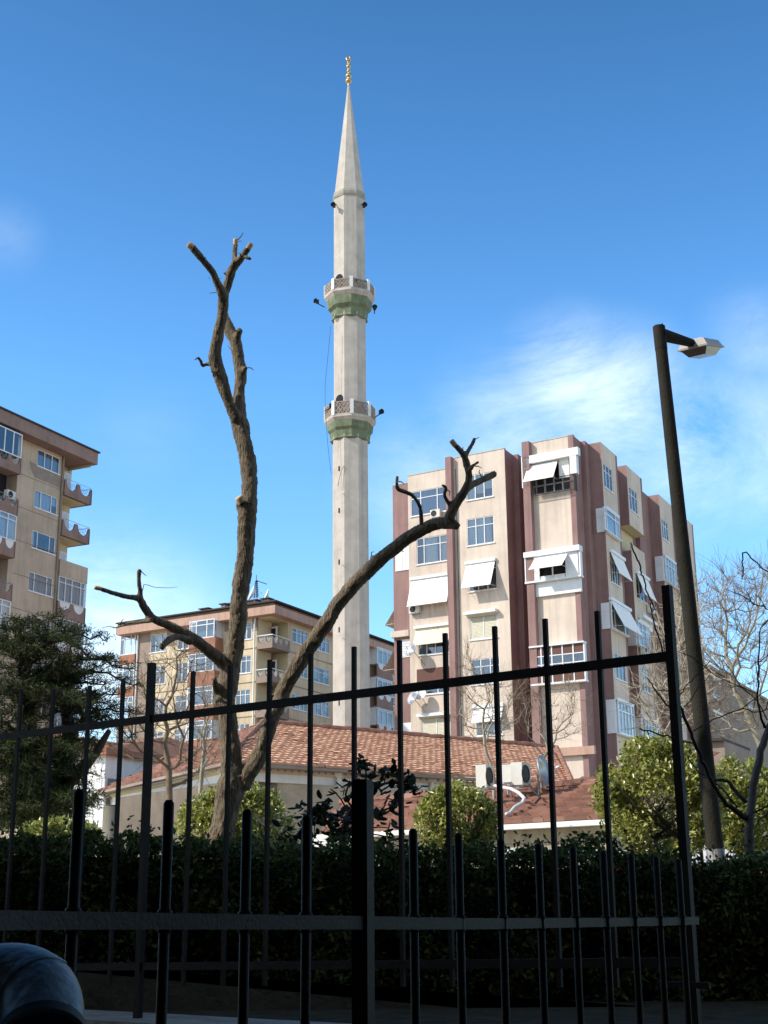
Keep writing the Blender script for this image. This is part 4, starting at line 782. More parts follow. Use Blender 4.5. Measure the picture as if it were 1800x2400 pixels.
for F, a, b, lit in ((FR, .45, sr-.4, 0), (FLw, sl+.4, -.45, 1)):
    m = MB(); F.box(m, a-.45, b+.45, ze-.12, ze-.02, -.25, .06); m.build('gutter', 'stain', T)
    m = MB(); F.box(m, a, b, zo2, zo1-.002, -1.2, -.45); m.build('eave_band', 'whitewall', T)
    m = MB(); F.box(m, a-.1, b+.1, zo1, ze-.121, -1.2, -.36)
    if not lit:
        x = a+.6
        while x < b: F.box(m, x, x+.07, zo1+.08, zo1+.2, -.36, -.345, 1); x += .28
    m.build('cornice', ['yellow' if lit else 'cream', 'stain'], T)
wF = FLw; ar = rect(wF, 'l1', 968, 1592, 1088, 1830, -.6)
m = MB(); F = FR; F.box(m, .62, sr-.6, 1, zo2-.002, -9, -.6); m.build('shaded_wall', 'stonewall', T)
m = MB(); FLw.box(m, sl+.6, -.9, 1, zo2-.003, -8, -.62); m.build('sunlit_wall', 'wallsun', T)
# pointed arch window on the sunlit wall
ca, zt = wF.sz(Z('l1', 1030, 1590), -.6); hw_ = (ar[1]-ar[0])/2; hh = zt-1.9
def arch(hw, top, base_z, o, grow=0):
    P = [(ca-hw, base_z)]; n = 8; sp0 = top-hw*1.9
    for i in range(n+1): t = i/n; P.append((ca-hw+hw*(t**1.6), sp0+(top-sp0)*math.sin(t*math.pi/2)**.9))
    for i in range(n, -1, -1): t = i/n; P.append((ca+hw-hw*(t**1.6), sp0+(top-sp0)*math.sin(t*math.pi/2)**.9))
    P.append((ca+hw, base_z)); return [wF.P(x, z, o) for x, z in P]
m = MB(); O_ = arch(hw_, zt, 1.5, -.5); I_ = arch(hw_*.72, zt-.55, 1.5, -.5)
for i in range(len(O_)-1): 
    a, b, c, d = O_[i], O_[i+1], I_[i+1], I_[i]; m.quad(a, b, c, d); k = Vector((wF.n.x, wF.n.y, 0))*-.12; m.quad(a, a+k, b+k, b); m.quad(d, c, c+k*.9, d+k*.9)
w = m.build('arched_window', 'whitewall', T); m = MB(); m.poly(arch(hw_*.72, zt-.55, 1.5, -.595)); m.build('pane', 'stonewall', w)
# downpipes
for (k, x, y0) in (('r1', 535, 498), ('r1', 1140, 530)):
    s_, z_ = FR.sz(Z(k, x, y0), -.35); m = MB(); m.tube([FR.P(s_, z_, -.35), FR.P(s_, z_-2.6, -.42)], .075, 9); m.box(FR.P(s_, z_, -.35)-Vector((.13,.13,.02)), FR.P(s_, z_, -.35)+Vector((.13,.13,.16))); m.build('downpipe', 'whitewall', T)
# brown roofed annex
Ea = atY((1184, 1931), 34); ua = Vector((math.sin(R(130)), math.cos(R(130)))); FAx = Fac(Ea, ua)
T = thing('annex', 'low annex with weathered brown clay tiles and grey block wall in front of the mosque', 'building', (Ea.x, Ea.y, 1))
a0 = FAx.sz((752, 1948))[0]; a1 = FAx.sz(Z('n5', 1330, 905))[0]; ra = 4.6; zra = FAx.sz(Z('n5', 900, 612), -ra)[1]; r0 = FAx.sz((800, 1880), -ra)[0]; r1 = FAx.sz(Z('n5', 1330, 600), -ra)[0]
tile_roof(FAx.P(a0, Ea.z, 0), FAx.P(a1, Ea.z, 0), FAx.P(r0, zra, -ra), FAx.P(r1, zra, -ra), .37, .30, T, 'roof', 'tileB'); ridge_line(FAx.P(r0, zra+.06, -ra), FAx.P(r1, zra+.06, -ra), T, 'tileB', .13, .42)
m = MB(); m.poly([FAx.P(r0, zra-.03, -ra), FAx.P(r1, zra-.03, -ra), FAx.P(r1, Ea.z, -ra*2), FAx.P(r0, Ea.z, -ra*2)]); m.build('rear_slope', 'tileB', T)
m = MB(); FAx.box(m, a0-.1, a1+.1, Ea.z-.14, Ea.z-.02, -.3, .07); m.build('gutter', 'whitewall', T)
m = MB(); FAx.box(m, a0+.2, a1-.1, 1, Ea.z-.145, -6.5, -.35)
z = 1.2; j = 0
while z < Ea.z-.3: FAx.box(m, a0+.2, a1-.1, z, z+.012, -.35, -.343, 1); z += .21
m.build('wall', ['block', 'stonewall'], T)
m = MB(); s_, z_ = FAx.sz(Z('p2', 780, 780), -.3); s2, z2 = FAx.sz(Z('p2', 830, 900), -.3)
for i in range(9): FAx.box(m, s_-1.2+i*.2, s_-1.2+i*.2+.05, z2, z_, -.32, -.30)
for i in range(6): zq = z2+(z_-z2)*i/5; FAx.box(m, s_-1.2, s_+.5, zq, zq+.05, -.30, -.28)
m.build('lattice_vent', 'whitewall', T)
# second annex roof behind right
Eb = atY(Z('n5', 975, 585), 43); ub = Vector((math.sin(R(118)), math.cos(R(118)))); FB2 = Fac(Eb, ub); T2 = thing('annex', 'second brown tiled annex with white gutter behind the green tree at right', 'building', (Eb.x, Eb.y, 1))
b1 = FB2.sz((1575, 1790))[0]; rb_ = 6; zrb = FB2.sz(Z('n5', 1300, 335), -rb_)[1]
tile_roof(FB2.P(0, Eb.z, 0), FB2.P(b1, Eb.z, 0), FB2.P(.8, zrb, -rb_), FB2.P(b1, zrb, -rb_), .34, .27, T2, 'roof', 'tileB')
m = MB(); FB2.box(m, 0, b1, Eb.z-.16, Eb.z-.02, -.3, .1); m.build('gutter', 'whitewall', T2); m = MB(); FB2.box(m, .3, b1, 1, Eb.z-.17, -9, -.3); m.build('wall', 'wallsun', T2)
zk = FB2.sz(Z('n5', 1300, 245), -rb_-1)[1]; m = MB(); FB2.box(m, 1, b1, Eb.z, zk, -rb_-4, -rb_-.4); FB2.box(m, .8, b1, zk, zk+.1, -rb_-4.1, -rb_-.2, 1); m.build('dark_upper_wall', ['stain','roofdark'], T2)
# air conditioners standing on the annex ridge
def ac_on(k, x, y, w, h, d, yaw, lb, Y):
    P = atY(Z(k, x, y), Y); f = Fac(P, Vector((math.cos(R(yaw)), math.sin(R(yaw))))); return ac_unit(f, 0, P.z, -.05-d/2, w, h, d, lb)
ac_on('n5', 150, 612, .50, .60, .3, 62, 'white air conditioner on the annex roof beside the pale trunk', 37.0); ac_on('n5', 405, 560, .5, .48, .3, 60, 'white air conditioner half hidden by a larger one on the annex roof', 38); ac_on('n5', 500, 586, .52, .60, .34, 58, 'largest white air conditioner standing on the annex roof', 37.4)
P = atY(Z('n5', 672, 470), 37.3); dish(P-Vector((0,0,.75)), P, (.85,-.45,.25), .45, 'grey satellite dish on a post on the annex roof', 'annex dish', 'metal')
m = MB(); pts = [atY(Z('n5', x, y), Y) for x, y, Y in ((190,595,37),(300,625,36.6),(400,640,36.3),(480,680,36),(535,735,35.6),(515,780,35.3),(440,820,35),(390,880,34.6),(340,893,34.4))]
pp = []
for i in range(len(pts)-1):
    for t in (0,.33,.66): pp.append(pts[i].lerp(pts[i+1], t)+Vector((0,-.05,.06)))
m.tube(pp, .045, 7); tag(m.build('drain_hose', 'tarp', None, True, org=pp[0]), 'thick white hose snaking down the brown annex tiles', 'hose')
m = MB(); pts = [atY(Z('n5', x, y), Y)+Vector((0,-.08,.08)) for x, y, Y in ((580,610,36.8),(620,670,36.3),(690,735,35.7),(640,790,35.3))]; m.tube(pts, .03, 5); tag(m.build('cable', 'cable', None, org=pts[0]), 'black cable lying on the brown annex tiles', 'cable')
# market stall awnings
S0 = atY((1185, 2008), 20); us_ = Vector((math.sin(R(97)), math.cos(R(97)))); FS = Fac(S0, us_)
T = thing('market_stall', 'long white tarpaulin stall with red lettered fringe behind the hedge at right', 'stall', (S0.x, S0.y, 1))
e1 = FS.sz((1860, 1990))[0]; e0 = FS.sz((1170, 2000))[0]; eb = FS.sz((1500, 2000))[0]; zt1 = FS.sz((1300, 1994), -1.2)[1]; zb1 = FS.sz((1400, 2013))[1]; zt2 = FS.sz((1750, 1968), -1.2)[1]; zb2 = FS.sz((1720, 2020))[1]
m = MB()
def tarpseg(a, b, zt, zb, n):
    for i in range(n):
        x0 = a+(b-a)*i/n; x1 = a+(b-a)*(i+1)/n; w0 = .05*math.sin(i*1.7); w1 = .05*math.sin((i+1)*1.7)
        m.quad(FS.P(x0, zb, w0*.6), FS.P(x1, zb, w1*.6), FS.P(x1, zt+w1, -1.2), FS.P(x0, zt+w0, -1.2))
        m.quad(FS.P(x0, zt+w0, -1.2), FS.P(x1, zt+w1, -1.2), FS.P(x1, zb, -3), FS.P(x0, zb, -3))
tarpseg(e0, eb, zt1, zb1, 12); tarpseg(eb, e1, zt2, zb2, 14); m.build('canopy', 'tarp', T)
m = MB(); m.tube([FS.P(eb, zb2-.03, .04), FS.P(e1, zb2-.03, .04)], .03, 6)
for x in (e0, (e0+eb)/2, eb, (eb+e1)/2, e1): m.tube([FS.P(x, 1, 0), FS.P(x, zb2, 0)], .03, 6)
m.build('frame', 'metal', T)
m = MB(); n = 60
for i in range(n):
    x0 = FS.sz((1390, 2010))[0]; x1 = e1; p = lambda q: x0+(x1-x0)*q/n; w = lambda q: .03*math.sin(q*1.3)
    m.quad(FS.P(p(i), zb2-.75, w(i)), FS.P(p(i+1), zb2-.75, w(i+1)), FS.P(p(i+1), (zb2 if p(i) > eb else zb1)-.02, w(i+1)), FS.P(p(i), (zb2 if p(i) > eb else zb1)-.02, w(i)))
m.build('fringe', 'red', T)
M['letter'] = mat('orange_letter_paint', (.72, .36, .10), .7, .1, 3)
cu = bpy.data.curves.new('lettering', 'FONT'); cu.body = 'DO\u011eU\u015e  UGUR  S\u0130M'; cu.size = .42; cu.extrude = .004; ot = bpy.data.objects.new('lettering', cu); C.objects.link(ot)
dg = bpy.context.evaluated_depsgraph_get(); me = bpy.data.meshes.new_from_object(ot.evaluated_get(dg)); bpy.data.objects.remove(ot)
lo = bpy.data.objects.new('lettering', me); me.materials.clear(); me.materials.append(M['letter']); C.objects.link(lo); sx = FS.sz((1604, 2030), .06)[0]; P = FS.P(sx, zb2-.42, .06); ex = FS.sz((1800, 2030), .06)[0]
bx0 = max(v.co.x for v in me.vertices); k = (ex-sx)/bx0; Mx = Matrix(((us_.x, 0, -FS.n.x*-1, 0), (us_.y, 0, FS.n.y, 0), (0, 1, 0, 0), (0,0,0,1)))
for v in me.vertices: c = v.co.copy(); w_ = P + Vector((us_.x, us_.y, 0))*c.x*k + Vector((0,0,1))*c.y*1.0 + Vector((FS.n.x, FS.n.y, 0))*c.z; v.co = w_-Vector(T.location)
lo.parent = T
# ---------------------------------------------------------------- street lamp
T0 = atY((1544, 765), 14); Tb = atY((1686, 2080), 14); kx = (T0.x-Tb.x)/(T0.z-Tb.z); Pb = Vector((Tb.x-kx*(Tb.z-1), 14, 1))
T = thing('street_lamp', 'leaning dark street lamp with boxy head and whitewashed foot', 'street lamp', Pb)
rt = 13.7*m_per_px(T0); rbm = 21.5*m_per_px(Tb); zw_ = atY((1678, 1990), 14).z; fr = lambda z: Pb.lerp(T0, (z-1)/(T0.z-1)); rr_ = lambda z: rbm+(rt-rbm)*(z-1)/(T0.z-1)
m = MB(); m.tube([fr(zw_), fr(4), fr(6), T0], [rr_(zw_), rr_(4), rr_(6), rt], 20); m.build('pole', 'polelamp', T, False)
m = MB(); m.tube([Pb, fr(zw_)-Vector((0,0,.001))], [rbm*1.04, rr_(zw_)*1.04], 20); m.build('painted_foot', 'polewhite', T)
zc = T0.z-.02; m = MB(); m.tube([fr(zc-.26), fr(zc+.015)], rt*1.06, 20)
for a in (0, 2.2): m.tube([T0+Vector((math.cos(a)*rt*.6, math.sin(a)*rt*.6, 0)), T0+Vector((math.cos(a)*rt*.6, math.sin(a)*rt*.6, .035))], .008, 6)
m.build('cap', 'polelamp', T)
ha = az(34); H3 = Vector((ha.x*math.cos(R(16)), ha.y*math.cos(R(16)), math.sin(R(16)))); sd_ = Vector((ha.y, -ha.x, 0)); upv = sd_.cross(H3)
hp = atY(Z('n4', 880, 455), 14.38); st = atY(Z('n4', 330, 300), 14.0)
m = MB(); m.tube([st, st.lerp(hp, .5), hp+(hp-st)*.1], [.075, .06, .042], 12); m.build('arm', 'polelamp', T)
hc = atY(Z('n4', 985, 520), 14.55); 
def frus(m, c, z0, z1, l0, w0, l1, w1, mi=0):
    P = []
    for z, l, w in ((z0, l0, w0), (z1, l1, w1)):
        for i, j in ((-1,-1),(1,-1),(1,1),(-1,1)): P.append(c + H3*l*i/2 + sd_*w*j/2 + upv*z)
    m.hexa(P, mi)
m = MB(); frus(m, hc, 0, .075, .56, .34, .50, .27); frus(m, hc, .076, .10, .46, .24, .30, .15); frus(m, hc, -.02, -.001, .58, .36, .58, .36); m.build('head', 'lampbody', T)
m = MB(); frus(m, hc, -.10, -.021, .34, .20, .50, .31); m.build('diffuser', 'lampglass', T)
# ---------------------------------------------------------------- tall fence
FT = Fac(FA, uT); T = thing('park_fence', 'tall brown iron railing fence with one rising top rail behind the short fence', 'fence', (FA.x, FA.y, 1))
tops = {44:1619, 120:1617, 206:1608, 285:1595, 450:1574, 538:1560, 631:1547, 728:1532, 830:1516, 937:1501, 1045:1484, 1162:1468, 1281:1450, 1404:1432}
sA, zA = FT.sz((0, 1728)); sBb, zBb = FT.sz((1545, 1541)); slope_t = (zBb-zA)/(sBb-sA); sC, zC = FT.sz((200, 2266)); sD, zD = FT.sz((1589, 2256))
rl = lambda s_: zA+slope_t*(s_-sA); rl2 = lambda s_: zC+(zD-zC)*(s_-sC)/(sD-sC)
pt = FT.sz((1563, 1373)); pl_ = FT.sz((356, 1554))
def beam(F, m, s0, s1, f, h, o0, o1): m.hexa([F.P(s0, f(s0)-h/2, o0), F.P(s1, f(s1)-h/2, o0), F.P(s1, f(s1)-h/2, o1), F.P(s0, f(s0)-h/2, o1), F.P(s0, f(s0)+h/2, o0), F.P(s1, f(s1)+h/2, o0), F.P(s1, f(s1)+h/2, o1), F.P(s0, f(s0)+h/2, o1)])
m = MB(); beam(FT, m, sA-1.5, pt[0]-.02, rl, .042, -.012, .012); m.build('rail', 'fence', T); m = MB(); beam(FT, m, sA-1.5, pt[0]-.02, rl2, .04, -.012, .012); m.build('rail', 'fence', T)
for px, ty in tops.items():
    s_, _ = FT.sz((px, ty+90)); zt = FT.sz((px, ty))[1]; m = MB(); FT.box(m, s_-.011, s_+.011, rl2(s_)-.1, zt, -.0095, .0095); m.build('picket', 'fence', T)
for s_ in (sA-.42, sA-.78): m = MB(); FT.box(m, s_-.011, s_+.011, rl2(s_)-.1, rl(s_)+.2, -.0095, .0095); m.build('picket', 'fence', T)
for (s_, zt) in (pl_, pt): m = MB(); FT.box(m, s_-.019, s_+.019, 1.0, zt, -.019, .019); m.build('post', 'fence', T)
s_, z_ = FT.sz(Z('b2', 1290, 750)); m = MB(); FT.box(m, s_-.1, s_+.14, z_-.012, z_+.012, .032, .05); m.build('latch', 'fence', T)
# kerb and mossy wall
m = MB(); FT.box(m, -6, 8, 0, 1.03, -.32, .22); tag(m.build('kerb', 'ledge'), kind='structure')
w0 = atY((80, 2268), 9.0); w1 = atY((1290, 2385), 8.9); m = MB(); zz_ = lambda x: w0.z+(w1.z-w0.z)*(x-w0.x)/(w1.x-w0.x); x0, x1 = w0.x-1.5, w1.x+2
m.hexa([(x0,9.0,.9),(x1,9.0,.9),(x1,9.25,.9),(x0,9.25,.9),(x0,9.0,zz_(x0)),(x1,9.0,zz_(x1)),(x1,9.25,zz_(x1)),(x0,9.25,zz_(x0))]); tag(m.build('retaining_wall', 'basewall', org=(0, 9, 1)), 'low mossy concrete wall sloping down under the hedge', 'wall')
# ---------------------------------------------------------------- short curved fence
PX = [187, 396, 579, 719, 968, 1074, 1173, 1261, 1342, 1413, 1478, 1537, 1589]; PY = [1850, 1875, 1897, 1910, 1943, 1953, 1966, 1977, 1985, 1994, 2001, 2008, 2013]
YY = [2.2*285/(2135-y) for y in PY]
fit = np.polyfit(PX, YY, 3); Yf = lambda x: float(np.polyval(fit, x))
T = thing('short_fence', 'short dark iron fence with round topped bars and a curved rail closest to the viewer', 'fence', (atY((719, 2150), Yf(719)).x, Yf(719), 0))
rp = [atY((x, 2150 if x > 0 else 2150), Yf(x)) for x in range(-260, 1650, 42)]; 
def rz(x): 
    y = np.interp(x, [-260, 0, 750, 1117, 1550, 1640], [2131, 2133.5, 2145.5, 2152, 2150.5, 2149]); return atY((x, y), Yf(x)).z
m = MB(); xs_ = list(range(-260, 1650, 42)); ring = []
for i, x in enumerate(xs_):
    p = rp[i]; t = (rp[min(i+1, len(rp)-1)]-rp[max(i-1, 0)]); t.z = 0; t.normalize(); nn = Vector((t.y, -t.x, 0)); zt = rz(x); n0 = len(m.v)
    for o_, z in ((.013, zt-.027), (.013, zt), (-.013, zt), (-.013, zt-.027)): m.v.append(tuple(Vector((p.x, p.y, z))+nn*o_))
    if i: 
        for k in range(4): k2 = (k+1) % 4; m.f.append((n0-4+k, n0-4+k2, n0+k2, n0+k)); m.m.append(0)
m.f.append((0,1,2,3)); m.m.append(0); e = len(m.v)-4; m.f.append((e+3,e+2,e+1,e)); m.m.append(0); m.build('rail', 'fence', T)
for x, y in list(zip(PX, PY))+[(-40, 1826), (-250, 1800)]:
    P = atY((x, y), Yf(x)); r = .0092+.0009*(Yf(x)-2.2); m = MB(); zt_ = rz(max(-260, min(1640, x))); m.tube([(P.x, P.y, zt_-.001), (P.x, P.y, zt_+.004), (P.x, P.y, zt_+.007)], [r*1.45, r*1.35, r*1.02], 9); m.tube([(P.x, P.y, zt_-.033), (P.x, P.y, zt_-.027)], [r*1.05, r*1.4], 9); m.tube([(P.x, P.y, 0), (P.x, P.y, P.z-.006), (P.x, P.y, P.z)], [r, r, r*.6], 10); m.build('picket', 'fence', T, True)
P = atY((850, 1830), Yf(850)); m = MB(); a = R(-24); U = Vector((math.cos(a), math.sin(a), 0)); V = Vector((-math.sin(a), math.cos(a), 0)); h = P.z/2
m.obox((P.x, P.y, h-.002), U, V, Vector((0,0,1)), .018, .018, h-.002); m.obox((P.x, P.y, P.z-.001), U, V, Vector((0,0,1)), .016, .016, .003); m.build('post', 'fence', T)
# ---------------------------------------------------------------- flue elbow
mc = atY((98, 2440), 1.75); T = thing('flue_pipe', 'battered galvanised steel flue elbow at the lower left corner', 'pipe', (mc.x-.25, mc.y, 0))
rad = 100*m_per_px(mc); dirm = Vector((.22, -.74, -.62)).normalized()
P = [mc, mc-dirm*.05]; cur = mc-dirm*.05; d = -dirm; tgt = Vector((-.93, .30, -.05)).normalized(); path = [mc, cur.copy()]
for i in range(1, 13): dd_ = d.lerp(tgt, min(1, i/9)).normalized(); cur = cur+dd_*.011; path.append(cur.copy())
path += [cur+tgt*.08, cur+tgt*.6]
m = MB(); m.tube(path, rad, 36, cap=False); m.build('elbow', 'zinc', T, True)
m = MB(); m.tube([mc+dirm*.004, mc-dirm*.010], [rad*1.05, rad*1.05], 36, cap=False); m.tube([mc+dirm*.004, mc-dirm*.028], [rad*.96, rad*.96], 36, cap=False); m.lathe(mc+dirm*.004, [(rad*.94,0),(rad*1.05,0)], 36, 0, 0, dirm.cross(Vector((1,0,0))).normalized(), dirm.cross(dirm.cross(Vector((1,0,0))).normalized()), dirm); m.build('lip', 'zincdull', T, True)
m = MB(); m.tube([path[4]-(path[5]-path[3]).normalized()*.003, path[4]+(path[5]-path[3]).normalized()*.003], rad*1.025, 36, cap=False); m.build('seam', 'zinc', T, True)
m = MB(); m.lathe(mc-dirm*.026, [(.001,0),(rad*.95,0)], 36, 0, 0, dirm.cross(Vector((1,0,0))).normalized(), dirm.cross(dirm.cross(Vector((1,0,0))).normalized()), dirm); m.build('dark_mouth', 'black', T)  # black disc painted as the dark inside of the pipe
# ---------------------------------------------------------------- unseen building added to shade the near ground (around the viewer, outside the frame)
T = thing('added_shade_building', 'unseen grey building added beside and behind the viewer to shade the fences', 'building', (-16, -5, 0))
m = MB(); m.box((-16, -18, 0), (-13, 7.8, 23)); m.box((-12.99, -20, 0), (18, -7, 21)); m.build('wall', 'shade_block', T)
m = MB()
for fl_ in range(6):
    for i in range(9): m.box((-13.0, -15+i*2.7, 1.6+fl_*3.4), (-12.95, -13.6+i*2.7, 3.1+fl_*3.4)); m.box((-11+i*3.2, -7.0, 1.6+fl_*3.2), (-9.4+i*3.2, -6.95, 3.0+fl_*3.2))
m.build('window', 'dark', T)
m = MB(); m.box((-12.9, -6.99, 4.5), (13.9, 3.0, 4.8)); m.build('canopy', 'shade_block', T)  # unseen slab added overhead to keep sky light off the near fence
m = MB(); m.box((14, -20.5, 0), (28, 5.0, 22)); m.build('added_shade_wing', 'shade_block', T)  # unseen block added at right to darken the foreground
m = MB(); m.box((-16.2, -18.2, 23), (-12.8, 7.9, 23.3)); m.build('roof', 'roofdark', T)
# ---------------------------------------------------------------- pruned tree
def pix_chain(k, pts, Y, dy=0):
    n = len(pts); out = []
    for i, (x, y, w) in enumerate(pts):
        p = atY(Z(k, x, y), Y+dy*i/max(1, n-1)); out.append((p, w/ZM[k][2]/2*m_per_px(p)))
    return out
YT = 13.0
chains = []   # (name, [(p, r)])
base_p = pix_chain('n2', [(275,2400,320),(300,1960,290),(370,1700,262),(410,1500,262),(445,1330,300)], YT)
base_p.insert(0, (Vector((base_p[0][0].x-.02, YT, .9)), base_p[0][1]*1.25))
chains.append(('trunk', base_p + pix_chain('n2', [(465,1180,250),(450,1000,222),(425,700,196),(402,500,200),(395,330,215)], YT) + pix_chain('n1', [(600,2060,255),(632,1900,225),(655,1700,228),(662,1500,228),(695,1200,228),(740,900,226),(755,600,232),(770,300,240),(800,60,208)], YT, -.25) + pix_chain('t1', [(578,1800,122),(560,1650,122),(528,1500,126),(500,1360,118),(506,1200,84),(520,1060,92),(500,930,86),(478,820,92),(440,740,88),(412,655,56)], YT-.25, .1)))
chains.append(('branch', pix_chain('t1', [(495,1400,95),(440,1300,80),(380,1120,98),(330,950,98),(348,800,84),(378,650,78),(392,520,80),(392,470,86),(430,380,72),(455,290,66),(500,235,56),(540,180,50),(582,125,44)], YT-.28, -.6)))
chains.append(('branch', pix_chain('t1', [(392,480,80),(350,400,60),(310,310,54),(240,220,54),(155,122,56)], YT-.7, -.3)))
chains.append(('branch', pix_chain('t1', [(480,250,50),(474,190,42),(481,92,40)], YT-.8, .1)))
chains.append(('branch', pix_chain('t1', [(560,200,30),(590,210,28)], YT-.85, -.1)))
chains.append(('branch', pix_chain('t1', [(490,830,60),(500,770,52),(515,735,50)], YT-.2, -.1)))
chains.append(('branch', pix_chain('t1', [(530,1060,60),(560,1010,34)], YT-.2, -.1)))
chains.append(('branch', pix_chain('t1', [(300,985,40),(262,992,32),(235,1000,28),(218,960,26),(200,945,22),(172,965,10)], YT-.35, -.25)))
chains.append(('branch', pix_chain('t1', [(440,330,30),(412,318,20),(388,313,12)], YT-.6, -.15)))
chains.append(('branch', pix_chain('n1', [(740,330,150),(700,200,150),(688,140,100)], YT-.1, -.22)))
chains.append(('branch', pix_chain('n2', [(330,330,110),(290,250,80),(275,170,40)], YT, -.25)))
chains.append(('branch', pix_chain('n2', [(560,1300,180),(640,1150,175),(735,1000,165),(800,820,165),(870,600,160),(965,400,158)], YT, -.1) + pix_chain('n3', [(70,1810,112),(160,1650,112),(270,1480,108),(370,1340,104),(470,1180,106),(570,1060,104),(700,930,100),(830,820,94),(940,735,92),(1050,670,90),(1160,625,88),(1250,625,84),(1308,648,50)], YT-.1, -.9)))
e_ = YT-1.0
chains.append(('branch', pix_chain('n3', [(1050,640,36),(1045,560,34),(1035,500,32),(990,430,32),(930,400,32),(880,378,34),(878,322,24)], e_+.1, -.2)))
chains.append(('branch', pix_chain('n3', [(1250,500,32),(1212,425,30),(1222,372,30),(1192,353,22)], e_-.05, -.15)))
chains.append(('branch', pix_chain('n3', [(1240,600,80),(1290,490,72),(1350,400,62),(1385,310,54),(1370,210,50),(1345,140,46),(1278,62,44)], e_, -.3)))
chains.append(('branch', pix_chain('n3', [(1340,410,55),(1400,355,52),(1480,315,52),(1572,272,50)], e_-.1, .3)))
chains.append(('branch', pix_chain('n3', [(1350,160,40),(1385,100,34),(1410,60,32),(1426,20,30)], e_-.25, .1)))
chains.append(('branch', pix_chain('n3', [(1385,250,40),(1415,215,28),(1455,188,22)], e_-.2, -.2)))
chains.append(('branch', pix_chain('n3', [(720,880,60),(690,856,24)], YT-.5, -.05)))
chains.append(('branch', pix_chain('z2', [(790,620,90),(720,560,70),(660,510,64),(560,440,56),(450,388,50),(370,350,48),(325,290,46),(300,245,40),(240,235,32),(160,215,30),(75,187,27)], YT, -.9)))
chains.append(('branch', pix_chain('z2', [(303,260,36),(304,200,30),(298,150,28),(300,78,24)], YT-.6, -.1)))
chains.append(('branch', pix_chain('z2', [(370,362,32),(300,375,20),(250,378,18),(175,405,16),(130,398,12),(88,408,12)], YT-.55, .5)))
chains.append(('branch', pix_chain('z2', [(590,485,50),(520,458,40),(470,470,40),(420,516,38)], YT-.4, -.35)))
TB = Vector((base_p[0][0].x, YT, 1)); T = thing('pruned_tree', 'bare pruned tree with sawn off limbs rising in front of the minaret', 'tree', TB)
mb = MB()
def smooth_chain(ch, sub=5):
    out = []
    for i in range(len(ch)-1):
        p0 = ch[max(i-1, 0)]; p1 = ch[i]; p2 = ch[i+1]; p3 = ch[min(i+2, len(ch)-1)]
        for j in range(sub):
            t = j/sub; f = lambda a, b, c, d: .5*((2*b)+(-a+c)*t+(2*a-5*b+4*c-d)*t*t+(-a+3*b-3*c+d)*t**3); out.append((f(p0[0], p1[0], p2[0], p3[0]), f(p0[1], p1[1], p2[1], p3[1])))
    return out+[ch[-1]]
for nm, ch in chains:
    s_ = smooth_chain(ch); mb.tube([p for p, r in s_], [r for p, r in s_], 16)
raw = mb.build('limbs', 'bark', None); rm = raw.modifiers.new('r', 'REMESH'); rm.mode = 'VOXEL'; rm.voxel_size = .0155; rm.use_smooth_shade = True
sm = raw.modifiers.new('s', 'SMOOTH'); sm.factor = .5; sm.iterations = 3
dg = bpy.context.evaluated_depsgraph_get(); me = bpy.data.meshes.new_from_object(raw.evaluated_get(dg)); bpy.data.objects.remove(raw)
nv = len(me.vertices); co = np.empty(nv*3); no = np.empty(nv*3); me.vertices.foreach_get('co', co); me.vertices.foreach_get('normal', no); co = co.reshape(-1, 3); no = no.reshape(-1, 3)
# nearest limb axis: bark ridges run along it
AP = []; AT = []; AR = []
for nm, ch in chains:
    s_ = smooth_chain(ch, 3)
    for i in range(len(s_)-1): AP.append(s_[i][0]); AT.append((s_[i+1][0]-s_[i][0]).normalized()); AR.append(s_[i][1])
AP = np.array(AP); AT = np.array(AT); AR = np.array(AR); dsp = np.zeros(nv)
for a in range(0, nv, 4000):
    d = np.linalg.norm(co[a:a+4000, None]-AP[None], axis=2); k = d.argmin(1); rr = AR[k]
    for i in range(len(k)):
        p = co[a+i]; t = AT[k[i]]; q = Vector(p*23 - t*(np.dot(p, t)*23*.86)); v = noise.noise(q); v2 = noise.noise(Vector(p*7)); rg = abs(v)
        dsp[a+i] = min(1, rr[i]/.10)*((.4-min(.55,rg*2.6))*.020 + v2*.012)
co2 = co + no*dsp[:, None]; me.vertices.foreach_set('co', (co2-np.array(TB)).ravel()); me.update(); me.name = 'trunk'
me.polygons.foreach_set('use_smooth', [True]*len(me.polygons)); to = bpy.data.objects.new('trunk', me); me.materials.clear(); me.materials.append(M['bark']); C.objects.link(to); to.parent = T; print('trunk verts', nv)
def cutdisc(k, x, y, w, Y, nrm, thick=.02, el=1):
    p = atY(Z(k, x, y), Y); r = w/2/ZM[k][2]*m_per_px(p); nd = Vector(nrm).normalized(); u = nd.cross(Vector((0,1,.1))).normalized(); v = nd.cross(u); m = MB()
    m.lathe(p, [(.001, .036), (r*.5, .038), (r*.9, .034), (r, .018), (r*.98, -.03)], 16, 0, 0, u, v, nd); m.build('cut_end', 'cut', T, True)
cutdisc('n1', 682, 118, 118, YT-.36, (-.55,-.35,.75)); cutdisc('t1', 410, 640, 50, YT-.16, (-.3,-.5,.8)); cutdisc('t1', 152, 118, 52, YT-1.02, (-.8,-.2,.55)); cutdisc('t1', 481, 88, 36, YT-.72, (0,-.3,1)); cutdisc('z2', 72, 186, 25, YT-.93, (-.95,-.3,.15)); cutdisc('n3', 1276, 58, 40, e_-.32, (-.6,-.2,.75)); cutdisc('n3', 876, 318, 22, e_-.12, (.1,-.3,1)); cutdisc('t1', 584, 120, 42, YT-.9, (.5,-.2,.8))
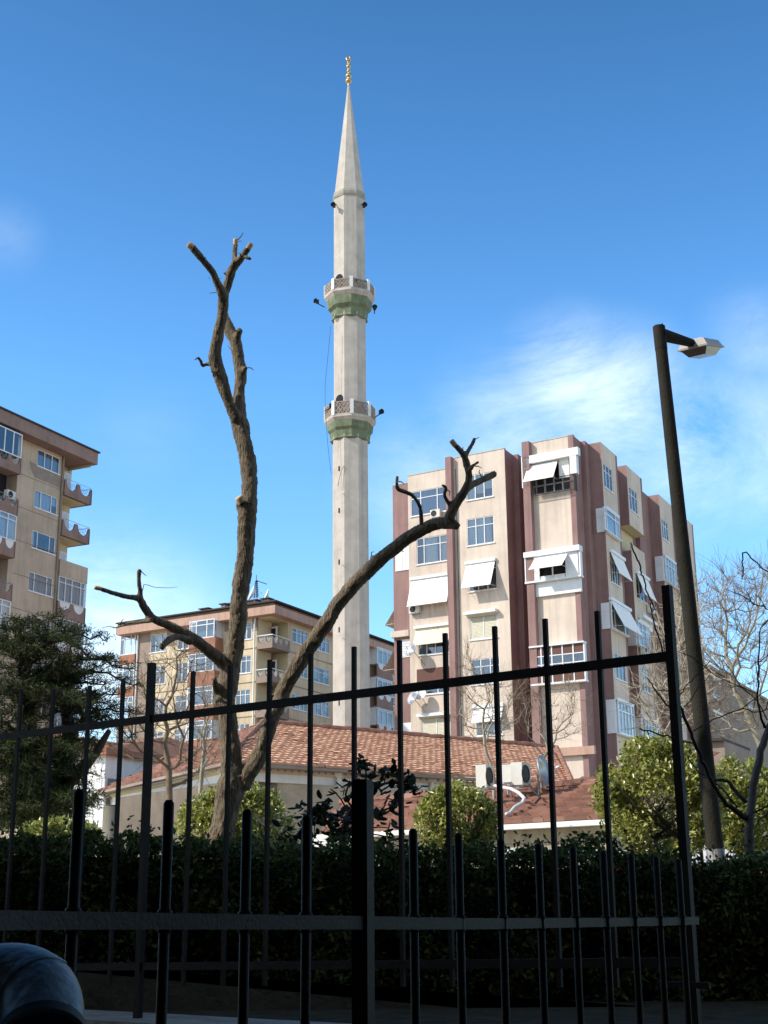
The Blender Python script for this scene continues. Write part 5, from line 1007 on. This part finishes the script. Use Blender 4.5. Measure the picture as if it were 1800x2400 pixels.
def twig(k, pts, w, Y, name='twig'): ch = pix_chain(k, [(x, y, w*(1-.6*i/len(pts))) for i, (x, y) in enumerate(pts)], Y); m = MB(); m.tube([p for p, r in ch], [r for p, r in ch], 5); m.build(name, 'twig', T)
twig('z2', [(318,200),(325,165),(345,168),(380,180),(430,184),(480,184),(510,178)], 5, YT-.7); twig('t1', [(495,85),(510,80),(526,78)], 6, YT-.75); twig('t1', [(350,358),(380,352)], 4, YT-.7); twig('t1', [(515,190),(512,165),(498,172)], 7, YT-.85); twig('t1', [(452,890),(425,855)], 5, YT-.3); twig('n1', [(600,1480),(640,1415)], 10, YT-.3); twig('t1', [(280,350),(292,360)], 5, YT-.7)
r6 = random.Random(21)
for nm, ch in chains[1:]:
    for _ in range(1):
        i = r6.randrange(len(ch)//2, len(ch)); p, r = ch[i]; dv = Vector((r6.gauss(0,1), r6.gauss(0,.6), r6.gauss(.5,.8))).normalized(); L1 = r6.uniform(.04, .11); m = MB(); q = p+dv*(r*.9)
        m.tube([q, q+dv*L1*.5+Vector((r6.gauss(0,.01), 0, .01)), q+dv*L1], [.006, .005, .003], 5); m.build('shoot', 'twig', T)
# ---------------------------------------------------------------- bare trees by space colonisation
def colonise(att, start, step, infl, kill, iters=200, jit=.2, seed=1):
    rn = np.random.RandomState(seed); nodes = [np.array(p, float) for p in start]; par = [i-1 for i in range(len(start))]; att = att.copy()
    near = np.full(len(att), 1e9); who = np.zeros(len(att), int)
    def upd(j0):
        nonlocal near, who
        for j in range(j0, len(nodes)):
            d = np.linalg.norm(att-nodes[j], axis=1); m = d < near; near[m] = d[m]; who[m] = j
    upd(0)
    for it in range(iters):
        if len(att) == 0: break
        act = near < (infl if it > 3 else infl*3)
        if not act.any(): break
        j0 = len(nodes)
        for j in np.unique(who[act]):
            s = att[act & (who == j)]-nodes[j]; s = (s/np.linalg.norm(s, axis=1)[:, None]).sum(0); s = s/(np.linalg.norm(s)+1e-9)+rn.normal(0, jit, 3); s /= np.linalg.norm(s)
            q = nodes[j]+s*step; nodes.append(q); par.append(j)
        upd(j0); keep = near > kill; att = att[keep]; near = near[keep]; who = who[keep]
        if len(nodes) > 6000: break
    return np.array(nodes), par
def branch_mesh(nodes, par, rtip, p, rmax, mb, mi=0, twigs=0, tl_=.3, seed=2):
    n = len(nodes); ch = [0]*n; w = np.full(n, rtip**p); 
    for i in range(n-1, 0, -1):
        if par[i] >= 0: w[par[i]] += w[i]; ch[par[i]] += 1
    w = np.minimum(w**(1/p), rmax); rn = random.Random(seed)
    for i in range(1, n):
        j = par[i]
        if j < 0: continue
        a, b = Vector(nodes[j]), Vector(nodes[i]); s = 7 if w[i] > .05 else 4 if w[i] > .015 else 3
        mb.tube([a, b+(b-a)*.08], [min(w[j], w[i]*1.3), w[i]], s, mi, cap=False)
        if ch[i] == 0 or (w[i] < rtip*3 and rn.random() < .35):
            for k in range(twigs):
                d = (b-a).normalized()+Vector((rn.gauss(0,.5), rn.gauss(0,.5), rn.gauss(.15,.4))); d.normalize(); L1 = tl_*rn.uniform(.4, 1.1); m_ = b+d*L1*.5+Vector((rn.gauss(0,.05)*tl_,)*3); mb.tube([b, m_, b+d*L1+Vector((0,0,rn.uniform(-.1,.2)*L1))], [rtip*.8, rtip*.6, rtip*.35], 3, mi, cap=False)
    return w
def ellipsoid_pts(c, r, n, seed, shell=0):
    rn = np.random.RandomState(seed); v = rn.normal(size=(n, 3)); v /= np.linalg.norm(v, axis=1)[:, None]; q = rn.uniform(shell**3, 1, n)**(1/3); return np.array(c)+v*q[:, None]*np.array(r)
def bare_tree(name, label, ells, start, step, infl, kill, rtip, p, rmax, matn, twigs, tl_, seed, group=None, tm=None):
    T = thing(name, label, 'tree', Vector(start[0]), group); att = np.vstack([ellipsoid_pts(c, r, n, seed+i) for i, (c, r, n) in enumerate(ells)]); st = []
    for i in range(len(start)-1):
        a, b = np.array(start[i], float), np.array(start[i+1], float); k = max(1, int(np.linalg.norm(b-a)/step)); st += [a+(b-a)*j/k for j in range(k)]
    st.append(np.array(start[-1], float)); nodes, par = colonise(att, st, step, infl, kill, seed=seed); mb = MB(); w = branch_mesh(nodes, par, rtip, p, rmax, mb, 0, 0)
    mb.build('branches', matn, T, True); mb = MB(); rn = random.Random(seed); cnt = 0
    for i in range(1, len(nodes)):
        if w[i] < rtip*3.2:
            j = par[i]; a, b = Vector(nodes[j]), Vector(nodes[i])
            for k in range(twigs):
                d = (b-a).normalized()+Vector((rn.gauss(0,.6), rn.gauss(0,.6), rn.gauss(.2,.45))); d.normalize(); L1 = tl_*rn.uniform(.4, 1.2); c_ = b+d*L1*.5; e = b+d*L1+Vector((rn.gauss(0,.12)*L1, rn.gauss(0,.12)*L1, rn.uniform(-.05,.25)*L1)); mb.tube([b, c_, e], [rtip*.7, rtip*.55, rtip*.35], 3, 0, cap=False)
    mb.build('twigs', tm or 'twig', T); return T, nodes, w, par
V3 = lambda p: (p.x, p.y, p.z)
def px3(k, x, y, Y): return V3(atY(Z(k, x, y), Y))
def wpx(px, Y, py=1700): return px*m_per_px(atY((900, py), Y))
# big plane tree at right, Y about 34
Y = 40; s = wpx(1, Y)
bare_tree('plane_tree', 'large bare plane tree with pale trunk rising beyond the street lamp at right', [(px3('s',1690,1480,Y), (130*s, 3.2, 150*s), 2000), (px3('s',1770,1420,Y), (120*s, 3, 110*s), 1000), (px3('s',1650,1600,Y), (70*s, 2.5, 110*s), 500), (px3('s',1725,1640,Y), (95*s, 2.5, 95*s), 900)],
 [px3('s',1790,1980,Y)[:2]+(1.0,), px3('n6',1250,2200,Y), px3('n6',1100,1850,Y), px3('n6',1000,1650,Y)], .38, 3.0, .50, .008, 2.5, .15, 'barkpale', 6, .7, 11)
Y = 36; s = wpx(1, Y)
bare_tree('bare_tree', 'tan twiggy bare tree against the shaded flank of the rose block behind the lamp post', [(px3('s',1590,1560,Y), (62*s, 2.2, 170*s), 1000), (px3('s',1545,1640,Y), (60*s, 2.2, 110*s), 450), (px3('s',1610,1430,Y), (35*s, 1.5, 80*s), 130)],
 [px3('s',1600,1990,Y)[:2]+(1.0,), px3('s',1598,1830,Y), px3('s',1590,1700,Y)], .33, 2.6, .5, .010, 2.4, .10, 'barkpale', 6, .7, 23, tm='barkpale')
Y = 38; s = wpx(1, Y)
bare_tree('bare_tree', 'small pale barked bare tree rising through the annex roof in front of the cream wall', [(px3('s',1130,1660,Y), (75*s, 1.4, 95*s), 330), (px3('s',1100,1560,Y), (35*s, 1, 55*s), 60), (px3('s',1190,1640,Y), (60*s, 1.2, 70*s), 100)],
 [px3('n5',235,560,Y)[:2]+(1.0,), px3('n5',235,480,Y), px3('n5',205,360,Y), px3('n5',170,290,Y), px3('n5',150,200,Y)], .26, 1.8, .36, .006, 2.4, .08, 'barkpale', 5, .6, 31)
Y = 38.5; s = wpx(1, Y)
bare_tree('bare_tree', 'thin bare tree with pale bent trunk beside the grey dish on the annex roof', [(px3('s',1270,1690,Y), (55*s, 1.2, 75*s), 200), (px3('s',1330,1660,Y), (45*s, 1.2, 90*s), 120), (px3('s',1235,1660,Y), (30*s, 1, 70*s), 60)],
 [px3('n5',700,560,Y)[:2]+(1.0,), px3('n5',700,420,Y), px3('n5',730,300,Y), px3('n5',770,255,Y)], .26, 1.8, .36, .006, 2.4, .07, 'barkpale', 5, .55, 37)
Y = 26; s = wpx(1, Y)
TBr, nd, w_, par_ = bare_tree('bare_tree', 'brown bare tree with withered leaves between the cedar and the pruned tree', [(px3('s',410,1640,Y), (110*s, 1.6, 130*s), 620), (px3('s',440,1560,Y), (60*s, 1.3, 70*s), 160), (px3('s',330,1720,Y), (100*s, 1.4, 80*s), 300), (px3('s',460,1770,Y), (60*s, 1.2, 70*s), 160)],
 [px3('s',398,1950,Y)[:2]+(1.0,), px3('s',398,1890,Y), px3('s',396,1800,Y)], .24, 1.9, .36, .007, 2.45, .07, 'twig', 4, .5, 41)
bare_tree('bare_tree', 'slim bare tree with thin pale stem just left of the pruned trunk', [(px3('s',480,1720,25), (45*wpx(1,25), .8, 100*wpx(1,25)), 160)], [px3('s',462,1990,25)[:2]+(1.0,), px3('s',470,1850,25), px3('s',478,1760,25)], .25, 1.6, .36, .010, 2.15, .05, 'barkpale', 1, .4, 43)
# ---------------------------------------------------------------- leaves
def leaves(pts, size, seed, up=.3, out=None, asp=.5, fold=.25, cluster=0):
    rn = np.random.RandomState(seed); n = len(pts); d = rn.normal(size=(n, 3)); d /= np.linalg.norm(d, axis=1)[:, None]
    nr = rn.normal(size=(n, 3))+np.array([0,0,up])
    if out is not None: nr += out
    nr -= d*(nr*d).sum(1)[:, None]; nr /= np.linalg.norm(nr, axis=1)[:, None]; sd = np.cross(d, nr); L_ = size*rn.uniform(.6, 1.25, n)[:, None]
    a = pts; b = pts+d*L_; m = pts+d*L_*.45; l = m+sd*L_*asp*.5+nr*L_*fold*.4; r = m-sd*L_*asp*.5+nr*L_*fold*.4
    v = np.stack([a, r, b, l], 1).reshape(-1, 3); return v
def leafmesh(name, v, matn, parent, org=None, split=True):
    n = len(v)//4; o0 = np.array(ORG[parent.name]) if parent is not None else np.array(org); me = bpy.data.meshes.new(name); me.vertices.add(n*4); me.vertices.foreach_set('co', (v-o0).ravel())
    me.loops.add(n*6); me.polygons.add(n*2); i = np.arange(n)[:, None]*4; me.loops.foreach_set('vertex_index', (i+np.array([0,1,2,0,2,3])).ravel()); me.polygons.foreach_set('loop_start', np.arange(n*2)*3); me.polygons.foreach_set('loop_total', np.full(n*2, 3))
    me.materials.append(M[matn]); me.update(); me.validate(); o = bpy.data.objects.new(name, me); C.objects.link(o)
    if parent is not None: o.parent = parent
    return o
def bush(label, px, py, rx, ry, Y, n, size, seed, trunks, crown_bottom=None, group='clipped round garden shrubs', lumps=9):
    c = atY((px, py), Y); s = m_per_px(c); c = np.array(c); RX, RZ = rx*s, ry*s; RY = RX*.8; rn = np.random.RandomState(seed); T = thing('round_shrub', label, 'shrub', (c[0], Y, 1), group)
    P = []; O = []
    subs = [(c, np.array([RX*.93, RY*.93, RZ*.93]), .6)]
    for i in range(lumps*3):
        v = rn.normal(size=3); v /= np.linalg.norm(v); r = rn.uniform(.22, .40); subs.append((c+v*np.array([RX, RY, RZ])*(.98-r*.75), np.array([RX, (RX+RZ)/2, RZ])*r, .22/lumps))
    for cc, rr, f in subs:
        k = int(n*f); v = rn.normal(size=(k, 3)); v /= np.linalg.norm(v, axis=1)[:, None]; q = 1.04-np.abs(rn.exponential(.13, k))[:, None]; q = np.clip(q, .3, 1.1)+(rn.uniform(0,1,k)[:,None]<.05)*rn.uniform(0,.16,k)[:,None]; pp = cc+v*q*rr; P.append(pp); O.append(v*.5)
    P = np.vstack(P); O = np.vstack(O); nz_ = np.array([noise.noise(Vector(p*(2.2/RX*.8)+seed)) for p in P]); k = nz_ > -.16; P = P[k]; O = O[k]
    v = leaves(P, size, seed, .35, O); leafmesh('foliage', v, 'leafY', T)
    m = MB(); c = Vector(c); r_ = random.Random(seed)
    for (dx, lean_, w) in trunks:
        b = Vector((c.x+dx*RX, Y+r_.uniform(-.1,.1), 1.0)); f = Vector((c.x+lean_*RX, Y, c.z-RZ*.55)); m.tube([b, b.lerp(f, .5)+Vector((.04,0,0)), f], [w, w*.8, w*.6], 8)
        for i in range(8):
            d = Vector((r_.uniform(-.8,.8)*RX, r_.uniform(-.6,.6)*RY, r_.uniform(.0,1.1)*RZ)); e = Vector((c.x, c.y, c.z-RZ*.35))+d; m.tube([f, f.lerp(e, .5)+Vector((r_.uniform(-.1,.1), 0, -.05)), e], [w*.5, w*.35, w*.12], 6)
    m.build('trunk', 'barkgrey', T, True); return T
bush('low wide yellow green shrub beside the cedar at far left', 138, 1985, 112, 68, 14.5, 7500, .055, 3, [(0,0,.04)])
bush('yellow green shrub behind the pruned trunk', 552, 1948, 146, 108, 15.5, 15000, .06, 4, [(-.2,-.2,.04),(.3,.3,.03)])
bush('small yellow green shrub in front of the brown annex roof', 1068, 1925, 100, 92, 15, 9000, .055, 5, [(.1,0,.03),(-.2,-.1,.03)])
bush('largest yellow green shrub with bare stems beneath, left of the lamp post', 1545, 1882, 150, 150, 15.2, 19000, .062, 6, [(-.25,-.5,.035),(.05,-.1,.04),(.45,.3,.04),(.5,.6,.03)])
bush('yellow green shrub partly hidden by the lamp post and the pale grey trunk', 1745, 1890, 95, 120, 16.2, 9000, .062, 8, [(0,0,.035)])
# ---------------------------------------------------------------- hedge
rn = np.random.RandomState(12); P = []; O = []; n = 62000
def htop(x): return 1.6 + 9.9*(2130-np.interp(x, [-3.2,-2.3,-.8,.1,1.4,3.4], [1968,1972,1990,2004,2012,2040]))/3332
x = rn.uniform(-4.2, 4.6, n); fr = rn.uniform(0, 1, n); ys = np.where(fr < .62, 9.45+rn.exponential(.10, n), rn.uniform(9.45, 10.6, n)); ht = htop(x); z = np.where(fr < .62, rn.uniform(1.02, 1, n)*0+rn.uniform(1.0, 1.0, n)+rn.uniform(0, 1, n)*(ht-1.0), ht-rn.exponential(.05, n))
nn = np.array([noise.noise(Vector((a*2.6, b*2.6, c*3.4))) for a, b, c in zip(x, ys, z)]); n2 = np.array([noise.noise(Vector((a*7+9, 3, c*7))) for a, c in zip(x, z)])
ys = ys - nn*.22 - n2*.07; z = z + (fr > .62)*(nn*.13+n2*.07) + (fr > .975)*rn.uniform(0, .15, n); pts = np.stack([x, ys, z], 1); keep = nn+n2*.6 > -.42; pts = pts[keep]
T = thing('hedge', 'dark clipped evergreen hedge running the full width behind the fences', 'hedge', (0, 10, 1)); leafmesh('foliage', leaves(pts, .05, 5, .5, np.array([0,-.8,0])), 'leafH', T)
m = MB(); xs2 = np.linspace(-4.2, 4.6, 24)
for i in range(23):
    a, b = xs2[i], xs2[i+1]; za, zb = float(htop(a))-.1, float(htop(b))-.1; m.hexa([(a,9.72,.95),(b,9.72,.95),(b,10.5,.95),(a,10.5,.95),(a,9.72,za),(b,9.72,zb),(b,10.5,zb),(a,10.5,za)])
M['hcore'] = mat('hedge_dark_core', (.010,.011,.006), 1, .4, 12, spec=0); m.build('dark_core', 'hcore', T)  # solid near-black core box filling the hedge behind the leaves
# ---------------------------------------------------------------- dark broad leaved plant in the shade (centre)
Y = 10.9; s = wpx(1, Y, 1900); st = [px3('s',800,2100,Y)[:2]+(1.0,), px3('s',800,2020,Y), px3('s',808,1940,Y)]
T = thing('broadleaf_shrub', 'dark shaded shrub with big oval leaves standing over the hedge by the thick post', 'shrub', st[0])
att = np.vstack([ellipsoid_pts(px3('s',790,1915,Y), (100*s, .45, 75*s), 150, 1), ellipsoid_pts(px3('s',930,1850,Y), (75*s, .35, 55*s), 60, 2), ellipsoid_pts(px3('s',870,1800,Y), (60*s,.3,35*s), 22, 3), ellipsoid_pts(px3('s',690,1960,Y), (60*s,.35,45*s), 40, 4), ellipsoid_pts(px3('s',900,1970,Y), (90*s,.35,50*s), 60, 6)])
nodes, par = colonise(att, [np.array(p) for p in st], .07, .8, .12, seed=5); mb = MB(); branch_mesh(nodes, par, .0045, 2.3, .03, mb); mb.build('branches', 'barkdark', T, True)
tips = [nodes[i] for i in range(4, len(nodes)) if i not in set(par)]; rn = np.random.RandomState(4); base_ = np.array(tips+[nodes[i] for i in range(6, len(nodes), 3)]); m = MB(); r5 = random.Random(8)
for b_ in base_:
    for _ in range(6):
        o = Vector(b_)+Vector((r5.gauss(0,.025), r5.gauss(0,.025), r5.gauss(0,.025))); t = Vector((r5.gauss(0,1), r5.gauss(0,1), r5.gauss(.1,.6))).normalized(); q = t.cross(Vector((r5.gauss(0,.5), r5.gauss(-.4,.5), 1))).normalized(); nn_ = t.cross(q); L1 = r5.uniform(.055,.10); w = L1*.30
        pts = [o, o+t*L1*.22+q*w*.8, o+t*L1*.55+q*w, o+t*L1*.85+q*w*.6, o+t*L1]; pts2 = [o+t*L1*.22-q*w*.8, o+t*L1*.55-q*w, o+t*L1*.85-q*w*.6]; n0 = len(m.v); f = nn_*L1*.08
        m.v += [tuple(p) for p in [pts[0], pts[1]+f, pts[2]+f, pts[3]+f, pts[4], pts2[2]+f, pts2[1]+f, pts2[0]+f]]; m.f += [(n0, n0+1, n0+2, n0+3, n0+4), (n0, n0+4, n0+5, n0+6, n0+7)]; m.m += [0, 0]
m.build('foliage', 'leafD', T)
# ---------------------------------------------------------------- foreground bare tree in the shade (right)
Y = 10.3
T = thing('bare_tree', 'grey stemmed bare tree with long dark twigs in the shade at the right edge', 'tree', px3('s',1757,2110,Y)[:2]+(1.0,))
def chain(pts, k='z6', dy=0, mt='barkgrey', nm='branch', seed=0, tw=0):
    ch = smooth_chain(pix_chain(k, pts, Y, dy), 4); rr = random.Random(seed); m = MB(); m.tube([p+Vector((rr.gauss(0,.004), 0, rr.gauss(0,.004))) for p, r in ch], [r for p, r in ch], 9)
    for i in range(tw):
        p, r = ch[rr.randrange(len(ch)//3, len(ch))]; d = Vector((rr.gauss(0,.7), rr.gauss(0,.5), rr.gauss(.5,.4))).normalized(); L1 = rr.uniform(.12,.4); m.tube([p, p+d*L1*.5+Vector((0,0,.02)), p+d*L1], [.004,.0035,.002], 4)
    m.build(nm, mt, T, True)
chain([(1278,2320,72),(1278,2190,74),(1283,1950,74),(1282,1750,70),(1292,1640,64),(1300,1500,60),(1335,1300,58),(1385,1090,54),(1430,960,50),(1500,880,46)], nm='trunk')
chain([(1262,1640,46),(1190,1580,40),(1090,1500,34),(1000,1350,30),(940,1210,28),(880,1080,26),(830,940,24),(785,830,22),(735,680,20),(690,540,17),(655,430,15)], dy=-.8, mt='barkdark', seed=2, tw=2)
chain([(930,1330,0.1),(960,1335,12),(1040,1350,22),(1120,1360,26),(1190,1440,30),(1255,1520,36)], dy=-.1, mt='barkdark', seed=3)
chain([(860,1080,14),(770,1060,13),(640,1020,12),(470,970,11)], dy=-.3, mt='barkdark', seed=4)
chain([(790,880,14),(740,850,12),(640,760,12),(570,660,10),(530,610,9)], dy=-.2, mt='barkdark', seed=5)
chain([(765,730,9),(820,660,8),(900,570,7),(990,470,6)], dy=-.2, mt='barkdark', seed=6)
chain([(870,990,10),(960,940,9),(1080,880,9),(1220,830,8),(1330,850,8),(1422,830,9)], dy=.2, mt='barkdark', seed=7, tw=2)
chain([(800,820,9),(870,730,8),(920,650,7),(1000,590,6)], dy=.2, mt='barkdark', seed=8)
chain([(1310,1600,16),(1350,1580,14),(1422,1540,12),(1480,1500,10)], dy=-.1, mt='barkdark', seed=9)
chain([(1400,960,22),(1375,900,18),(1350,790,15),(1345,640,14),(1355,480,13),(1365,230,8)], dy=-.3, mt='barkdark', seed=10, tw=5)
chain([(1422,910,10),(1300,720,8),(1150,640,7),(1000,560,6),(940,480,5)], dy=.3, mt='barkdark', seed=12, tw=3)
chain([(655,430,13),(600,260,11),(560,120,10),(545,40,9)], dy=-.3, mt='barkdark', seed=13)
chain([(1200,1560,14),(1080,1420,12),(960,1320,11),(900,1290,10),(830,1180,7)], dy=.1, mt='barkdark', seed=16)
k5 = 'p7'; chain([(1010,1330,22),(940,1180,24),(870,1050,25),(820,860,26),(770,700,27),(740,570,28),(680,430,30),(640,320,28),(600,230,24),(575,155,16)], k='p7', dy=-.2, mt='barkdark', seed=14)
chain([(1700,640,14),(1600,600,14),(1420,430,13),(1327,400,13),(1200,290,14),(1075,195,15),(1068,300,14),(1070,380,13),(1058,475,9)], k='n6', dy=-.2, mt='barkdark', seed=15)
chain([(1500,830,12),(1327,790,11),(1290,760,12),(1200,740,12),(1135,712,8)], k='n6', dy=-.1, mt='barkdark', seed=17, tw=3)
# ---------------------------------------------------------------- cedar at left
Y = 21.0; s = wpx(1, Y, 1700); rn = np.random.RandomState(77); rr = random.Random(7)
tb = px3('s',150,2000,Y)[:2]+(1.0,); T = thing('cedar_tree', 'dark spreading cedar with layered drooping boughs at the left edge', 'tree', tb)
m = MB()
trk = [[px3('s',140,2050,Y)[:2]+(1.0,), px3('l1',330,1560,Y), px3('l1',290,1300,Y), px3('l1',215,1000,Y), px3('l1',190,700,Y), px3('l1',170,400,Y), px3('l1',120,150,Y)], [px3('l1',420,1700,Y+.3)[:2]+(1.0,), px3('l1',460,1300,Y+.3), px3('l1',520,1100,Y+.3), px3('l1',540,900,Y+.3), px3('l1',500,600,Y+.2)]]
m.tube(trk[0], [.30,.22,.20,.18,.15,.10,.04], 10); m.tube(trk[1], [.20,.17,.15,.12,.06], 9); m.tube([px3('l1',520,1280,Y), px3('l1',680,1120,Y-.1), px3('l1',760,1020,Y-.2), px3('l1',850,870,Y-.3)], [.12,.09,.07,.04], 8); m.build('trunk', 'barkdark', T, True)
NP = []; ND = []; mb = MB()
def bough(a, b, droop, dens, w):
    a = Vector(a); b = Vector(b); L1 = (b-a).length; n = max(6, int(L1/.14)); ax = (b-a).normalized(); sd = ax.cross(Vector((0,0,1))).normalized(); pts = []
    for i in range(n+1):
        t = i/n; pts.append(a+(b-a)*t+Vector((0,0,droop*math.sin(math.pi*t)-.25*droop*t*t))+Vector((rr.gauss(0,.025), rr.gauss(0,.03), rr.gauss(0,.02))))
    mb.tube(pts, [.045*(1-.85*i/n)*min(1, L1/2.5)+.006 for i in range(n+1)], 5, cap=False)
    for i in range(1, n+1):
        for q in range(dens):
            side = rr.choice((-1, 1)); ln = w*rr.uniform(.3, 1)*(1.15-.75*i/n); d = (sd*side*rr.uniform(.4,1)+ax*rr.uniform(.2,.9)+Vector((0,0,rr.uniform(-.25,.18)))).normalized(); e = pts[i]+d*ln; k = max(3, int(ln/.055)); mb.tube([pts[i], pts[i]+d*ln*.5+Vector((0,0,.03)), e], [.008,.006,.003], 3, cap=False)
            for j in range(k):
                c_ = pts[i]+d*ln*(j+.5)/k+Vector((0,0,.03*math.sin(math.pi*j/k)))
                for _ in range(5): NP.append(c_+Vector((rr.gauss(0,.02), rr.gauss(0,.02), rr.gauss(.01,.018))))
def trunk_at(y, which=0):
    z = atY((100, y), Y).z; tr = trk[which]
    for i in range(len(tr)-1):
        if tr[i][2] <= z <= tr[i+1][2]: t = (z-tr[i][2])/(tr[i+1][2]-tr[i][2]); return Vector(tr[i]).lerp(Vector(tr[i+1]), t)
    return Vector(tr[-1])
ends = [(185,1478,1530),(150,1462,1520),(248,1494,1560),(205,1520,1570),(300,1560,1620),(255,1545,1600),(310,1590,1650),(285,1625,1680),(318,1665,1700),(240,1600,1650),(300,1720,1710),(250,1690,1720),(60,1475,1530),(10,1470,1540),(-60,1490,1560),(100,1500,1560),(30,1530,1600),(-40,1560,1620),(-90,1620,1680),(200,1640,1680),(160,1590,1640),(130,1660,1700),(70,1600,1650),(10,1640,1700),(-60,1700,1740),(190,1740,1760),(60,1720,1760),(120,1770,1790),(0,1780,1800),(-50,1830,1830),(190,1800,1800),(60,1860,1850),(200,1860,1840),(20,1900,1880),(140,1880,1860),(-20,1930,1900),(90,1830,1830),(230,1700,1740),(-30,1500,1560),(120,1540,1600)]
for (ex, ey, ty) in ends:
    e = atY((ex, ey), Y+rr.uniform(-1.8, 1.2)); a = trunk_at(ty, 1 if ex > 120 and ty > 1650 else 0); bough(a, e, rr.uniform(.1,.35), 3, .66)
for i in range(30):
    ey = rr.uniform(1520, 1900); ex = rr.uniform(-60, 225 if ey > 1700 else 270); e = atY((ex, ey), Y+rr.uniform(-2.4, 1.5)); a = trunk_at(ey+rr.uniform(10, 60), rr.choice((0, 1))); bough(a, e, rr.uniform(.0,.25), 3, .55)
for i in range(26):
    ey = rr.uniform(1760, 1960); ex = rr.uniform(-80, 205); e = atY((ex, ey), Y+rr.uniform(-2.4, 1.5)); bough(trunk_at(ey-rr.uniform(0, 60), 0), e, rr.uniform(-.1,.2), 4, .6)
mb.build('boughs', 'barkdark', T); P = np.array([tuple(p) for p in NP]); print('needles', len(P)); leafmesh('foliage', leaves(P, .085, 8, .9, None, .16, .1), 'needle', T)
